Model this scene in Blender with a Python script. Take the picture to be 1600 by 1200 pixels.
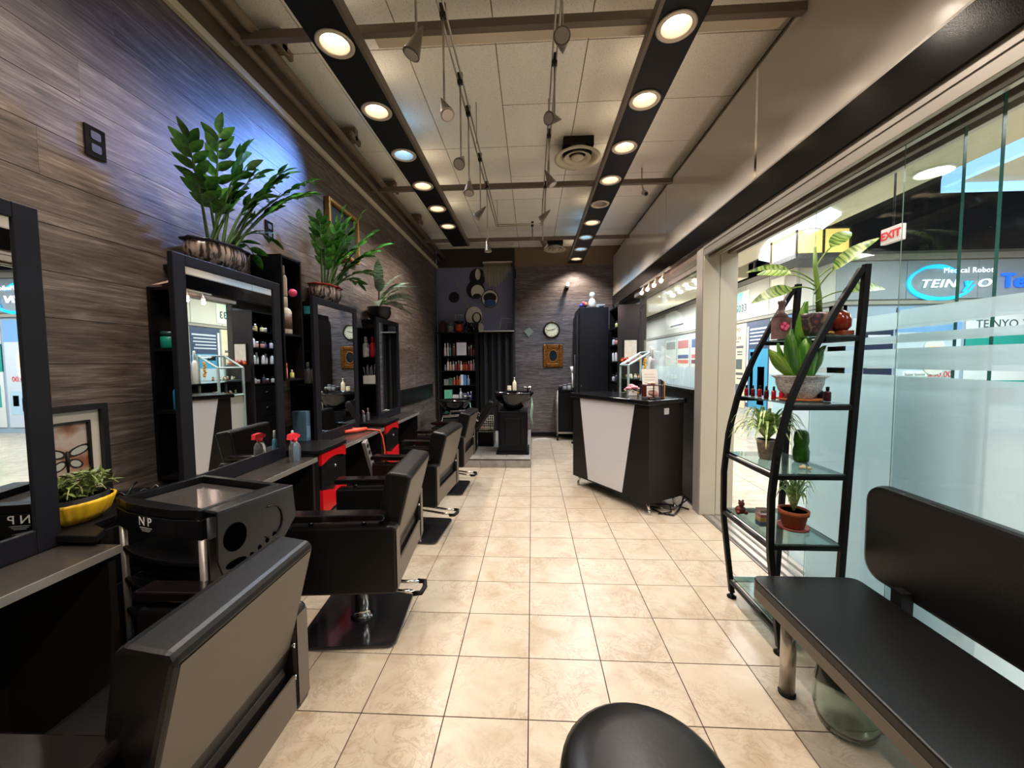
import bpy, math, random
from mathutils import Vector, Matrix
random.seed(7)
C = bpy.context.scene.collection
for o in list(bpy.data.objects): bpy.data.objects.remove(o)
PI = math.pi
# ------------------------------------------------------------------ camera
F = 605.0; yaw, pit, rol = -.0521, .0561, .0074
fw = Vector((math.sin(yaw)*math.cos(pit), math.cos(yaw)*math.cos(pit), -math.sin(pit)))
rt = Vector((math.cos(yaw), -math.sin(yaw), 0)); dn = fw.cross(rt)
r2 = math.cos(rol)*rt + math.sin(rol)*dn; d2 = -math.sin(rol)*rt + math.cos(rol)*dn
cd = bpy.data.cameras.new('camera'); cam = bpy.data.objects.new('camera', cd); C.objects.link(cam)
cd.sensor_width = 36; cd.lens = F/1600*36; cd.clip_start = .02; cd.clip_end = 100
m = Matrix.Identity(4)
for i, v in enumerate((r2, -d2, -fw)):
    for j in range(3): m[j][i] = v[j]
m.translation = Vector((.0205, -1.4209, 1.379)); cam.matrix_world = m
bpy.context.scene.camera = cam
# ------------------------------------------------------------------ world, exposure, lights
w = bpy.data.worlds.new('world'); bpy.context.scene.world = w; w.use_nodes = True
w.node_tree.nodes['Background'].inputs[0].default_value = (.55, .6, .7, 1)
w.node_tree.nodes['Background'].inputs[1].default_value = .12
vs = bpy.context.scene.view_settings
vs.view_transform = 'Standard'; vs.look = 'None'; vs.gamma = 1; vs.use_curve_mapping = False
vs.exposure = .5
DLW = 50.0      # watts of a downlight
def lamp(name, kind, loc, energy, color, target=None, **kw):
    l = bpy.data.lights.new(name, kind); l.energy = energy; l.color = color
    for k, v in kw.items(): setattr(l, k, v)
    o = bpy.data.objects.new(name, l); C.objects.link(o); o.location = loc
    if target is not None:
        o.rotation_euler = (Vector(target)-Vector(loc)).to_track_quat('-Z', 'Y').to_euler()
    return o
WARM = (1, .88, .755); COOL = (.5, .72, 1.0); NEUT = (1, .94, .87)
# mall ceiling lights, then added fill points
for i, (x, y, e) in enumerate(((3.1, 1.5, 85), (3.1, 5.0, 105), (3.3, 9.0, 120), (7.2, 3.4, 190), (3.1, -2.2, 70), (3.9, 12.5, 150), (3.9, 16.5, 150))):
    lamp('mall_light', 'AREA', (x, y, 3.22), e, (.93, .96, 1.0), (x, y, 0), shape='RECTANGLE', size=1.6, size_y=2.2)
for x, y, e in ((4.9, 1.0, 16), (4.9, 4.6, 16), (4.6, 8.5, 20), (4.6, 11.5, 20), (8.0, 3.0, 22)):  # unseen point lights without fixtures, added to brighten the dark soffits
    lamp('mall_fill', 'POINT', (x, y, 2.75), e, (1, .95, .84), shadow_soft_size=.25)
DL_Y = [.80+.585*k for k in range(-5, 9)]
for k, y in enumerate(DL_Y):
    n = k-5; PW = DLW*(.66 if n <= 1 else (.88 if n <= 3 else 1.22))   # dimmer in front, stronger at the back, to even the floor's brightness
    if n <= 5:
        if n == 2:
            lamp('downlight_beam', 'SPOT', (-1.075, y, 3.15), DLW*.95, COOL, (-1.15, y-.2, 0), spot_size=2.3, spot_blend=.6, shadow_soft_size=.05)
            lamp('downlight_beam', 'SPOT', (-1.075, y, 3.14), DLW*3.4, (.15, .34, 1.0), (-1.74, y-.95, 2.62), spot_size=.95, spot_blend=1.0, shadow_soft_size=.03)
        else:
            lamp('downlight_beam', 'SPOT', (-1.075, y, 3.15), PW, WARM, (-1.075, y, 0), spot_size=2.2, spot_blend=.75, shadow_soft_size=.05)
    if n <= 8 and n != 4:
        c = COOL if n in (6, 7) else (NEUT if n in (2, 5) else WARM)
        lamp('downlight_beam', 'SPOT', (.80, y, 3.15), PW, c, (.80, y, 0), spot_size=2.15, spot_blend=.5, shadow_soft_size=.05)

# ------------------------------------------------------------------ materials
def lin(c):
    return tuple(((v/255)/12.92 if v/255 <= .04045 else ((v/255+.055)/1.055)**2.4) for v in c)
_M = {}
def M(key, rgb=(128, 128, 128), rough=.5, metal=0., spec=.5, emit=0., trans=0., ior=1.45, var=0., scale=30., bump=0., coat=0.):
    if key in _M: return _M[key]
    mt = bpy.data.materials.new(key); mt.use_nodes = True; nt = mt.node_tree; b = nt.nodes['Principled BSDF']
    c = lin(rgb) + (1,)
    b.inputs['Base Color'].default_value = c; b.inputs['Roughness'].default_value = rough
    b.inputs['Metallic'].default_value = metal; b.inputs['Specular IOR Level'].default_value = spec
    b.inputs['IOR'].default_value = ior; b.inputs['Coat Weight'].default_value = coat; b.inputs['Coat Roughness'].default_value = .08
    if emit: b.inputs['Emission Color'].default_value = c; b.inputs['Emission Strength'].default_value = emit
    if trans: b.inputs['Transmission Weight'].default_value = trans
    if var or bump:
        g = nt.nodes.new('ShaderNodeNewGeometry'); n = nt.nodes.new('ShaderNodeTexNoise'); n.inputs['Scale'].default_value = scale; n.inputs['Detail'].default_value = 4
        nt.links.new(g.outputs['Position'], n.inputs['Vector'])
        if var:
            h = nt.nodes.new('ShaderNodeHueSaturation'); h.inputs['Color'].default_value = c
            mr = nt.nodes.new('ShaderNodeMapRange'); mr.inputs[1].default_value = .3; mr.inputs[2].default_value = .7
            mr.inputs[3].default_value = 1-var; mr.inputs[4].default_value = 1+var
            nt.links.new(n.outputs['Fac'], mr.inputs[0]); nt.links.new(mr.outputs[0], h.inputs['Value']); nt.links.new(h.outputs[0], b.inputs['Base Color'])
        if bump:
            bp = nt.nodes.new('ShaderNodeBump'); bp.inputs['Strength'].default_value = bump; bp.inputs['Distance'].default_value = .01
            nt.links.new(n.outputs['Fac'], bp.inputs['Height']); nt.links.new(bp.outputs[0], b.inputs['Normal'])
    _M[key] = mt; return mt
def nodes(key):
    mt = bpy.data.materials.new(key); mt.use_nodes = True; _M[key] = mt
    return mt, mt.node_tree, mt.node_tree.nodes['Principled BSDF']
def ramp(nt, stops):
    r = nt.nodes.new('ShaderNodeValToRGB'); e = r.color_ramp.elements
    while len(e) < len(stops): e.new(.5)
    for k, (p, c) in enumerate(stops): e[k].position = p; e[k].color = lin(c) + (1,)
    return r
def wood_mat(key, axis, stops):
    mt, nt, b = nodes(key); L = nt.links.new
    g = nt.nodes.new('ShaderNodeNewGeometry'); oi = nt.nodes.new('ShaderNodeObjectInfo')
    ad = nt.nodes.new('ShaderNodeVectorMath'); ad.operation = 'MULTIPLY_ADD'; cm = nt.nodes.new('ShaderNodeCombineXYZ')
    for k in range(3): L(oi.outputs['Random'], cm.inputs[k])
    ad.inputs[1].default_value = (9, 9, 9); L(cm.outputs[0], ad.inputs[0]); L(g.outputs['Position'], ad.inputs[2])
    mp = nt.nodes.new('ShaderNodeMapping'); mp.inputs['Scale'].default_value = (1.1, 1, 16) if axis == 'x' else (1, 1.1, 16)
    L(ad.outputs[0], mp.inputs['Vector'])
    n1 = nt.nodes.new('ShaderNodeTexNoise'); n1.inputs['Scale'].default_value = 2.2; n1.inputs['Detail'].default_value = 7; n1.inputs['Roughness'].default_value = .62; n1.inputs['Distortion'].default_value = 1.3
    L(mp.outputs[0], n1.inputs['Vector'])
    n2 = nt.nodes.new('ShaderNodeTexNoise'); n2.inputs['Scale'].default_value = 9; n2.inputs['Detail'].default_value = 5; L(mp.outputs[0], n2.inputs['Vector'])
    mx = nt.nodes.new('ShaderNodeMath'); mx.operation = 'MULTIPLY_ADD'; mx.inputs[1].default_value = .4; L(n2.outputs['Fac'], mx.inputs[0])
    m2 = nt.nodes.new('ShaderNodeMath'); m2.operation = 'MULTIPLY_ADD'; m2.inputs[1].default_value = .8; m2.inputs[2].default_value = -.1
    L(n1.outputs['Fac'], m2.inputs[0]); L(m2.outputs[0], mx.inputs[2])
    r = ramp(nt, stops); L(mx.outputs[0], r.inputs[0])
    h = nt.nodes.new('ShaderNodeHueSaturation'); L(r.outputs[0], h.inputs['Color'])
    mr = nt.nodes.new('ShaderNodeMapRange'); mr.inputs[3].default_value = .86; mr.inputs[4].default_value = 1.14; L(oi.outputs['Random'], mr.inputs[0]); L(mr.outputs[0], h.inputs['Value'])
    L(h.outputs[0], b.inputs['Base Color']); b.inputs['Roughness'].default_value = .5; b.inputs['Specular IOR Level'].default_value = .35
    bp = nt.nodes.new('ShaderNodeBump'); bp.inputs['Strength'].default_value = .18; bp.inputs['Distance'].default_value = .004; L(n2.outputs['Fac'], bp.inputs['Height']); L(bp.outputs[0], b.inputs['Normal'])
    return mt
WS = [(.28, (46, 38, 35)), (.42, (72, 62, 57)), (.55, (92, 81, 76)), (.74, (128, 118, 111))]
wood_mat('plank_y', 'y', [(p, tuple(int(v*1.13) for v in c)) for p, c in WS]); wood_mat('plank_x', 'x', [(p, tuple(int(v*m_) for v, m_ in zip(c, (1.12, 1.15, 1.2)))) for p, c in WS])
def tile_mat(key, base, dark, vein, rough=.32):
    mt, nt, b = nodes(key); L = nt.links.new
    g = nt.nodes.new('ShaderNodeNewGeometry'); oi = nt.nodes.new('ShaderNodeObjectInfo'); cm = nt.nodes.new('ShaderNodeCombineXYZ')
    for k in range(3): L(oi.outputs['Random'], cm.inputs[k])
    ad = nt.nodes.new('ShaderNodeVectorMath'); ad.operation = 'MULTIPLY_ADD'; ad.inputs[1].default_value = (13, 13, 13); L(cm.outputs[0], ad.inputs[0]); L(g.outputs['Position'], ad.inputs[2])
    n1 = nt.nodes.new('ShaderNodeTexNoise'); n1.inputs['Scale'].default_value = 7; n1.inputs['Detail'].default_value = 6; n1.inputs['Distortion'].default_value = .8; L(ad.outputs[0], n1.inputs['Vector'])
    r = ramp(nt, [(.3, dark), (.52, base), (.75, tuple(min(255, v+10) for v in base))]); L(n1.outputs['Fac'], r.inputs[0])
    n2 = nt.nodes.new('ShaderNodeTexNoise'); n2.inputs['Scale'].default_value = 9; n2.inputs['Detail'].default_value = 8; n2.inputs['Roughness'].default_value = .7; n2.inputs['Distortion'].default_value = 1.6; L(ad.outputs[0], n2.inputs['Vector'])
    s = nt.nodes.new('ShaderNodeMath'); s.operation = 'SUBTRACT'; s.inputs[1].default_value = .5; L(n2.outputs['Fac'], s.inputs[0])
    a = nt.nodes.new('ShaderNodeMath'); a.operation = 'ABSOLUTE'; L(s.outputs[0], a.inputs[0])
    mr = nt.nodes.new('ShaderNodeMapRange'); mr.inputs[1].default_value = 0; mr.inputs[2].default_value = .036; mr.inputs[3].default_value = .5; mr.inputs[4].default_value = 0; L(a.outputs[0], mr.inputs[0])
    n3 = nt.nodes.new('ShaderNodeTexNoise'); n3.inputs['Scale'].default_value = 4; L(ad.outputs[0], n3.inputs['Vector'])
    mk = nt.nodes.new('ShaderNodeMapRange'); mk.inputs[1].default_value = .36; mk.inputs[2].default_value = .6; L(n3.outputs['Fac'], mk.inputs[0])
    mu = nt.nodes.new('ShaderNodeMath'); mu.operation = 'MULTIPLY'; L(mr.outputs[0], mu.inputs[0]); L(mk.outputs[0], mu.inputs[1])
    mx = nt.nodes.new('ShaderNodeMix'); mx.data_type = 'RGBA'; mx.inputs['B'].default_value = lin(vein) + (1,); L(r.outputs[0], mx.inputs['A']); L(mu.outputs[0], mx.inputs['Factor'])
    L(mx.outputs['Result'], b.inputs['Base Color']); b.inputs['Roughness'].default_value = rough; b.inputs['Specular IOR Level'].default_value = .4
    return mt
tile_mat('floor_tile', (186, 171, 151), (173, 154, 130), (134, 112, 88))
tile_mat('mall_tile', (190, 180, 158), (172, 160, 138), (150, 135, 112), .18)
tile_mat('step_tile', (150, 146, 140), (130, 126, 122), (110, 105, 100))
def frost_mat():
    mt, nt, b = nodes('frost'); L = nt.links.new; out = nt.nodes['Material Output']
    t = nt.nodes.new('ShaderNodeBsdfTranslucent'); t.inputs[0].default_value = (.68, .78, .83, 1)
    tr = nt.nodes.new('ShaderNodeBsdfTransparent'); tr.inputs[0].default_value = (.85, .93, .95, 1)
    d = nt.nodes.new('ShaderNodeBsdfDiffuse'); d.inputs[0].default_value = (.40, .46, .50, 1)
    a = nt.nodes.new('ShaderNodeMixShader'); a.inputs[0].default_value = .3; L(t.outputs[0], a.inputs[1]); L(d.outputs[0], a.inputs[2])
    c = nt.nodes.new('ShaderNodeMixShader'); c.inputs[0].default_value = .16; L(a.outputs[0], c.inputs[1]); L(tr.outputs[0], c.inputs[2])
    L(c.outputs[0], out.inputs[0]); return mt
frost_mat()
def pane_mat():
    mt, nt, b = nodes('pane'); L = nt.links.new; out = nt.nodes['Material Output']
    tr = nt.nodes.new('ShaderNodeBsdfTransparent'); tr.inputs[0].default_value = (.94, .975, .965, 1)
    g = nt.nodes.new('ShaderNodeBsdfGlossy'); g.inputs['Roughness'].default_value = .01
    f = nt.nodes.new('ShaderNodeLayerWeight'); f.inputs[0].default_value = .5
    p5 = nt.nodes.new('ShaderNodeMath'); p5.operation = 'POWER'; p5.inputs[1].default_value = 4.5; L(f.outputs['Facing'], p5.inputs[0])
    ma = nt.nodes.new('ShaderNodeMath'); ma.operation = 'MULTIPLY_ADD'; ma.inputs[1].default_value = .9; ma.inputs[2].default_value = .035; L(p5.outputs[0], ma.inputs[0])
    a = nt.nodes.new('ShaderNodeMixShader'); L(ma.outputs[0], a.inputs[0]); L(tr.outputs[0], a.inputs[1]); L(g.outputs[0], a.inputs[2])
    L(a.outputs[0], out.inputs[0]); return mt
pane_mat()
blk = M('black_laminate', (17, 16, 17), .38, spec=.22)
blk2 = M('black_matte', (13, 12, 13), .6, spec=.3)
blkg = M('black_gloss', (14, 13, 15), .16, var=.1)
vinyl = M('black_vinyl', (14, 13, 13), .36, spec=.36, bump=.05, scale=90)
vglare = M('vinyl_glare', (88, 77, 66), .42, spec=.5, bump=.04, scale=90)  # black vinyl with the bright floor's reflection painted into its base colour
ctop = M('counter_top', (52, 48, 45), .22, var=.12, scale=12)
frameb = M('mirror_frame', (24, 24, 30), .45, spec=.22)
chrome = M('chrome', (215, 212, 208), .12, 1.)
alu = M('aluminium', (175, 168, 160), .35, .7)
steel = M('brushed_metal', (130, 122, 112), .35, .8)
taupe = M('taupe_metal', (112, 98, 86), .5, .2)
white = M('white_plastic', (228, 226, 220), .45)
mirror = M('mirror_glass', (225, 228, 226), .01, 1.)
cream = M('cream_paint', (196, 184, 160), .6)
red = M('red_gloss', (190, 22, 28), .25)
soil = M('soil', (38, 28, 20), .9, var=.3, scale=80)
lampw = M('lamp_warm', (255, 236, 205), .5, emit=9.)
lampc = M('lamp_cool', (150, 208, 255), .5, emit=7.)

# ------------------------------------------------------------------ mesh builder
class MB:
    def __init__(s): s.v = []; s.f = []; s.sm = []
    def add(s, vs_, fs, smooth=False):
        n = len(s.v); s.v += [tuple(p) for p in vs_]
        for f in fs: s.f.append([i+n for i in f]); s.sm.append(smooth)
        return s
    def box(s, x0, x1, y0, y1, z0, z1, M4=None):
        p = [Vector((x, y, z)) for z in (z0, z1) for y in (y0, y1) for x in (x0, x1)]
        if M4 is not None: p = [M4 @ q for q in p]
        return s.add(p, [(0, 2, 3, 1), (4, 5, 7, 6), (0, 1, 5, 4), (2, 6, 7, 3), (0, 4, 6, 2), (1, 3, 7, 5)])
    def prism(s, pts, a0, a1, axis='z'):
        n = len(pts)
        def P(u, v, w): return (u, v, w) if axis == 'z' else ((w, u, v) if axis == 'x' else (u, w, v))
        vv = [P(u, v, a0) for u, v in pts] + [P(u, v, a1) for u, v in pts]
        return s.add(vv, [list(range(n))[::-1], list(range(n, 2*n))] + [(i, (i+1) % n, n+(i+1) % n, n+i) for i in range(n)])
    def tube(s, pts, r, n=8, caps=True, smooth=True):
        pts = [Vector(p) for p in pts]; rr = r if isinstance(r, (list, tuple)) else [r]*len(pts)
        vv = []; up = None
        for i, p in enumerate(pts):
            t = (pts[min(i+1, len(pts)-1)]-pts[max(i-1, 0)]).normalized()
            if up is None: up = Vector((0, 0, 1)) if abs(t.z) < .9 else Vector((1, 0, 0))
            a = t.cross(up).normalized(); b = a.cross(t).normalized(); up = b
            vv += [p+rr[i]*(math.cos(2*PI*k/n)*a+math.sin(2*PI*k/n)*b) for k in range(n)]
        fs = [(i*n+k, i*n+(k+1) % n, (i+1)*n+(k+1) % n, (i+1)*n+k) for i in range(len(pts)-1) for k in range(n)]
        s.add(vv, fs, smooth)
        if caps: m_ = len(s.v)-len(vv); s.f += [[m_+k for k in range(n)][::-1], [len(s.v)-n+k for k in range(n)]]; s.sm += [False, False]
        return s
    def lathe(s, prof, c=(0, 0, 0), n=20, sx=1, sy=1, smooth=True, flute=0, fn=12, cap=3):
        vv = []
        for r, z in prof:
            for k in range(n):
                a = 2*PI*k/n; q = r*(1+flute*math.cos(fn*a))
                vv.append((c[0]+q*math.cos(a)*sx, c[1]+q*math.sin(a)*sy, c[2]+z))
        fs = [(i*n+k, i*n+(k+1) % n, (i+1)*n+(k+1) % n, (i+1)*n+k) for i in range(len(prof)-1) for k in range(n)]
        s.add(vv, fs, smooth); b = len(s.v)-len(vv)
        if prof[0][0] > 1e-5 and cap & 1: s.f.append([b+k for k in range(n)][::-1]); s.sm.append(False)
        if prof[-1][0] > 1e-5 and cap & 2: s.f.append([len(s.v)-n+k for k in range(n)]); s.sm.append(False)
        return s
    def ball(s, c, r, n=12, sz=1, sx=1, sy=1):
        return s.lathe([(r*math.sin(PI*k/8) if 0 < k < 8 else 1e-6, -r*sz*math.cos(PI*k/8)) for k in range(9)], c, n, sx, sy)
    def rbox(s, x0, x1, y0, y1, z0, z1, r=.02, axis='z', seg=3):
        """box with rounded corners seen along axis"""
        if axis == 'z': a0, a1, b0, b1, c0, c1 = x0, x1, y0, y1, z0, z1
        elif axis == 'x': a0, a1, b0, b1, c0, c1 = y0, y1, z0, z1, x0, x1
        else: a0, a1, b0, b1, c0, c1 = x0, x1, z0, z1, y0, y1
        pts = []
        for cx, cy, st in ((a1-r, b1-r, 0), (a0+r, b1-r, 1), (a0+r, b0+r, 2), (a1-r, b0+r, 3)):
            for k in range(seg+1):
                an = PI/2*(st+k/seg); pts.append((cx+r*math.cos(an), cy+r*math.sin(an)))
        return s.prism(pts, c0, c1, axis)
    def mesh(s, name, mt, off=(0, 0, 0)):
        me = bpy.data.meshes.new(name); o = Vector(off)
        me.from_pydata([tuple(Vector(p)-o) for p in s.v], [], s.f)
        me.polygons.foreach_set('use_smooth', s.sm); me.materials.append(mt); me.update()
        return me
def rootloc(p):
    v = Vector((0, 0, 0))
    while p is not None: v += p.location; p = p.parent
    return v
def bev(o, wd, seg=2):
    b = o.modifiers.new('bevel', 'BEVEL'); b.width = wd; b.segments = seg; b.limit_method = 'ANGLE'; b.angle_limit = .7
    return o
def part(name, mb, mt, parent, bevel=0, label=None, stuff=False):
    me = mb.mesh(name, mt, rootloc(parent)); o = bpy.data.objects.new(name, me); C.objects.link(o); o.parent = parent
    if bevel: bev(o, bevel)
    if label: o['label'] = label
    if stuff: o['kind'] = 'stuff'
    return o
def thing(name, label, cat, loc=(0, 0, 0), group=None, kind=None):
    o = bpy.data.objects.new(name, None); C.objects.link(o); o.location = loc; o.empty_display_size = .05
    o['label'] = label; o['category'] = cat
    if group: o['group'] = group
    if kind: o['kind'] = kind
    return o
def solo(name, label, cat, mb, mt, group=None, bevel=0, kind=None):
    xs, ys, zs = zip(*mb.v); off = ((min(xs)+max(xs))/2, (min(ys)+max(ys))/2, min(zs))
    o = bpy.data.objects.new(name, mb.mesh(name, mt, off)); C.objects.link(o); o.location = off
    o['label'] = label; o['category'] = cat
    if group: o['group'] = group
    if kind: o['kind'] = kind
    if bevel: bev(o, bevel)
    return o
def struct(name, mb, mt, label, bevel=0, cat=None):
    o = bpy.data.objects.new(name, mb.mesh(name, mt)); C.objects.link(o); o['kind'] = 'structure'; o['label'] = label
    o['category'] = cat or name.split('_')[0]
    if bevel: bev(o, bevel)
    return o
def child(name, me, parent, mat4):
    o = bpy.data.objects.new(name, me); C.objects.link(o); o.parent = parent; o.matrix_basis = mat4; return o
def dup(root, loc, rz, label, sc=None):
    r = root.copy(); C.objects.link(r); r.location = loc; r.rotation_euler = (0, 0, rz); r['label'] = label
    if sc: r.scale = sc
    def rec(a, b):
        for ch in list(a.children):
            c = ch.copy(); C.objects.link(c); c.parent = b; rec(ch, c)
    rec(root, r); return r
def text(name, s, size, mt, origin, xdir, updir, parent, ext=.002, align='CENTER', shear=0, bold=0, xs=1.0, sp=1.0):
    cu = bpy.data.curves.new('text', 'FONT'); cu.body = s; cu.size = size; cu.extrude = ext; cu.align_x = align; cu.align_y = 'CENTER'
    cu.shear = shear; cu.offset = bold; cu.space_character = sp; cu.resolution_u = 3
    ob = bpy.data.objects.new('text', cu); C.objects.link(ob)
    me = bpy.data.meshes.new_from_object(ob.evaluated_get(bpy.context.evaluated_depsgraph_get()))
    bpy.data.objects.remove(ob); me.materials.clear(); me.materials.append(mt)
    x = Vector(xdir).normalized(); z = Vector(updir).normalized(); n = x.cross(z)
    m4 = Matrix.Identity(4)
    for j in range(3): m4[j][0] = x[j]*xs; m4[j][1] = z[j]; m4[j][2] = n[j]
    m4.translation = Vector(origin) - (rootloc(parent) if parent else Vector((0, 0, 0)))
    o = bpy.data.objects.new(name, me); C.objects.link(o); o.parent = parent; o.matrix_basis = m4
    return o

# ------------------------------------------------------------------ ROOM SHELL
T = .33; TY = .3118
XL, XR, YB, YF, ZC = -1.74, 1.50, 5.78, -3.4, 3.47
g = .0024
grout = M('grout', (70, 50, 42), .85)
fl = struct('floor', MB().box(XL-.1, 1.86, YF, YB+.1, -.08, -.003), grout, 'cream marbled ceramic tile floor with dark grout of the salon')
tm = MB().box(g, T-g, g, TY-g, -.0029, 0).mesh('tile', _M['floor_tile'])
for i in range(-6, 5):
    for j in range(-5, 19):
        x0 = i*T
        if x0+T > 1.56: continue
        if j*TY+TY > YB: continue
        if x0 < -1.75 and (j < -1): continue
        child('tile', tm, fl, Matrix.Translation((x0, j*TY, 0)))
st = MB()
for i in range(-6, 4):
    for j in range(-10, -5): st.box(i*T+g, i*T+T-g, j*TY+g, j*TY+TY-g, -.0029, 0)
for j in range(-10, 19): st.box(4*T+g, 1.535, j*TY+g, j*TY+TY-g, -.0029, 0)
part('tile', st, _M['floor_tile'], fl, stuff=True)

def plank_wall(name, label, axis, fixed, a0, a1, z1, mt, pl=2.44):
    if axis == 'y': bk = MB().box(fixed-.12, fixed-.006, a0, a1, 0, z1)
    else: bk = MB().box(a0, a1, fixed+.006, fixed+.12, 0, z1)
    wl = struct(name, bk, blk2, label)
    meshes = {}
    r = 0; z = .025
    while z < z1-.02:
        h = min(.17, z1-z); off = (r*.47 % 1)*pl; a = a0-off; r += 1
        while a < a1:
            s0 = max(a, a0); s1 = min(a+pl, a1); a += pl
            if s1-s0 < .05: continue
            key = (round(s1-s0, 2), round(h, 3))
            L = s1-s0
            if key not in meshes:
                if axis == 'y': q = MB().box(-.006, 0, .0003, L-.0003, .0012, h-.0012)
                else: q = MB().box(.0003, L-.0003, 0, .006, .0012, h-.0012)
                meshes[key] = q.mesh('plank', mt)
            child('plank', meshes[key], wl, Matrix.Translation((fixed, s0, z) if axis == 'y' else (s0, fixed, z)))
        z += .17
    return wl
plank_wall('wall_left', 'long wall clad in grey-brown wood planks', 'y', XL, YF, YB, 3.13, _M['plank_y'])
plank_wall('wall_back', 'end wall clad in grey-brown wood planks with the clock on it', 'x', YB, -.29, XR+.02, 3.13, _M['plank_x'])
tanw = M('tan_wall', (120, 100, 78), .8)
struct('wall_left_upper', MB().box(XL-.12, XL-.002, YF, YB, 3.13, ZC), M('brown_wall', (96, 82, 68), .8), 'brown strip of wall above the planks on the left')
struct('wall_back_upper', MB().box(-.29, 1.64, YB+.002, YB+.1, 3.13, ZC), tanw, 'tan strip of end wall above the planks')
struct('wall_alcove', MB().box(XL, -.29, YB+.01, YB+.12, 0, ZC), M('alcove_wall', (58, 50, 42), .8), 'dark wall of the recess at the far left')
struct('wall_front', MB().box(XL-.12, 1.9, YF-.1, YF, 0, ZC), M('front_wall', (90, 84, 78), .8), 'wall at the near end of the salon')
# cream trim and conduits on left
struct('trim_1', MB().box(XL, XL+.03, YF, YB, 3.12, 3.165), cream, 'cream wooden trim along the top of the plank wall', .004)
cp = M('conduit_brown', (112, 96, 76), .55)
for k, (x, z, r_, lb) in enumerate(((-1.66, 3.25, .022, 'thin brown pipe running just above the cream trim'), (-1.58, 3.30, .03, 'thicker brown pipe running higher above the cream trim'))):
    solo('conduit_pipe', lb, 'pipe', MB().tube([(x, YF+.05, z), (x, YB-.05, z)], r_, 10), cp)
for k, y in enumerate((1.05, 2.05, 3.05, 4.05)):
    solo('pipe_bracket', ('brown pipe bracket nearest the camera above the cream trim', 'second brown pipe bracket above the cream trim', 'third brown pipe bracket above the cream trim', 'farthest brown pipe bracket above the cream trim')[k], 'bracket',
         MB().box(-1.70, -1.52, y-.03, y+.03, 3.335, 3.45).box(-1.55, -1.52, y-.09, y+.09, 3.34, 3.39), cp, group='brackets of the brown pipes', bevel=.006)
# ceiling
ct = M('ceiling_tile', (196, 184, 162), .85, var=.06, scale=2.2, bump=.25)
mt_, nt_, b_ = nodes('ceiling_speckle')
gg = nt_.nodes.new('ShaderNodeNewGeometry'); nn = nt_.nodes.new('ShaderNodeTexNoise'); nn.inputs['Scale'].default_value = 140; nn.inputs['Detail'].default_value = 3
nt_.links.new(gg.outputs['Position'], nn.inputs['Vector'])
rr_ = ramp(nt_, [(.30, (196, 187, 172)), (.42, (240, 233, 220)), (.8, (246, 240, 228))]); nt_.links.new(nn.outputs['Fac'], rr_.inputs[0])
n5 = nt_.nodes.new('ShaderNodeTexNoise'); n5.inputs['Scale'].default_value = 1.3; nt_.links.new(gg.outputs['Position'], n5.inputs['Vector'])
mr5 = nt_.nodes.new('ShaderNodeMapRange'); mr5.inputs[3].default_value = .88; mr5.inputs[4].default_value = 1.08; nt_.links.new(n5.outputs['Fac'], mr5.inputs[0])
hs = nt_.nodes.new('ShaderNodeHueSaturation'); nt_.links.new(rr_.outputs[0], hs.inputs['Color']); nt_.links.new(mr5.outputs[0], hs.inputs['Value'])
nt_.links.new(hs.outputs[0], b_.inputs['Base Color']); b_.inputs['Roughness'].default_value = .9; b_.inputs['Specular IOR Level'].default_value = .1
ce = struct('ceiling', MB().box(XL-.12, 1.72, YF, YB+.1, ZC+.012, ZC+.1), M('ceiling_grid', (150, 140, 122), .8), 'suspended ceiling of speckled cream acoustic tiles')
ck = {}
xs = [-1.74, -1.42, -.815, -.21, .395, 1.0, 1.62]
ys = [1.24+.61*k for k in range(-7, 8)] + [YB]
for a in range(6):
    k = 0
    while k < len(ys)-1:
        step = 2 if (a < 3 and k < len(ys)-3 and k % 2 == 1) else 1
        y0, y1 = ys[k], ys[min(k+step, len(ys)-1)]; k += step
        key = (round(xs[a+1]-xs[a], 3), round(y1-y0, 3))
        if key not in ck: ck[key] = MB().box(.004, key[0]-.004, .004, key[1]-.004, 0, .011).mesh('ceiling_tile', _M['ceiling_speckle'])
        child('ceiling_tile', ck[key], ce, Matrix.Translation((xs[a], y0, ZC)))
# upper right set-back wall + white glossy panels
panelw = M('panel_white', (190, 182, 172), .12, spec=.5)
struct('wall_right_upper', MB().box(1.63, 1.75, YF, YB+.1, 3.2, ZC+.01), M('taupe_wall', (172, 160, 140), .7), 'set-back cream wall strip above the glossy panels')
wp = struct('wall_right', MB().box(1.51, 1.63, YF, YB, 2.38, 3.26), M('backing', (120, 112, 100), .7), 'header wall above the glass front, clad in glossy white panels')
pj = [YF, -.5, 1.285, 3.01, 4.71, YB]
for k in range(5):
    part('panel', MB().box(1.495, 1.509, pj[k]+.004, pj[k+1]-.004, 2.575, 3.28), panelw, wp, .002)
struct('trim_2', MB().box(1.4935, 1.4948, 1.272, 1.298, 2.58, 3.275), chrome, 'chrome joint strip between two glossy white panels')
struct('trim_3', MB().box(1.49, 1.51, YF, YB, 2.562, 2.575), alu, 'thin metal trim under the glossy white panels')
mt_, nt_, b_ = nodes('black_fascia')
gg = nt_.nodes.new('ShaderNodeNewGeometry'); nn = nt_.nodes.new('ShaderNodeTexNoise'); nn.inputs['Scale'].default_value = 260; nn.inputs['Detail'].default_value = 2
nt_.links.new(gg.outputs['Position'], nn.inputs['Vector']); bp_ = nt_.nodes.new('ShaderNodeBump'); bp_.inputs['Strength'].default_value = .35; bp_.inputs['Distance'].default_value = .0008
nt_.links.new(nn.outputs['Fac'], bp_.inputs['Height']); nt_.links.new(bp_.outputs[0], b_.inputs['Normal'])
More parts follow.
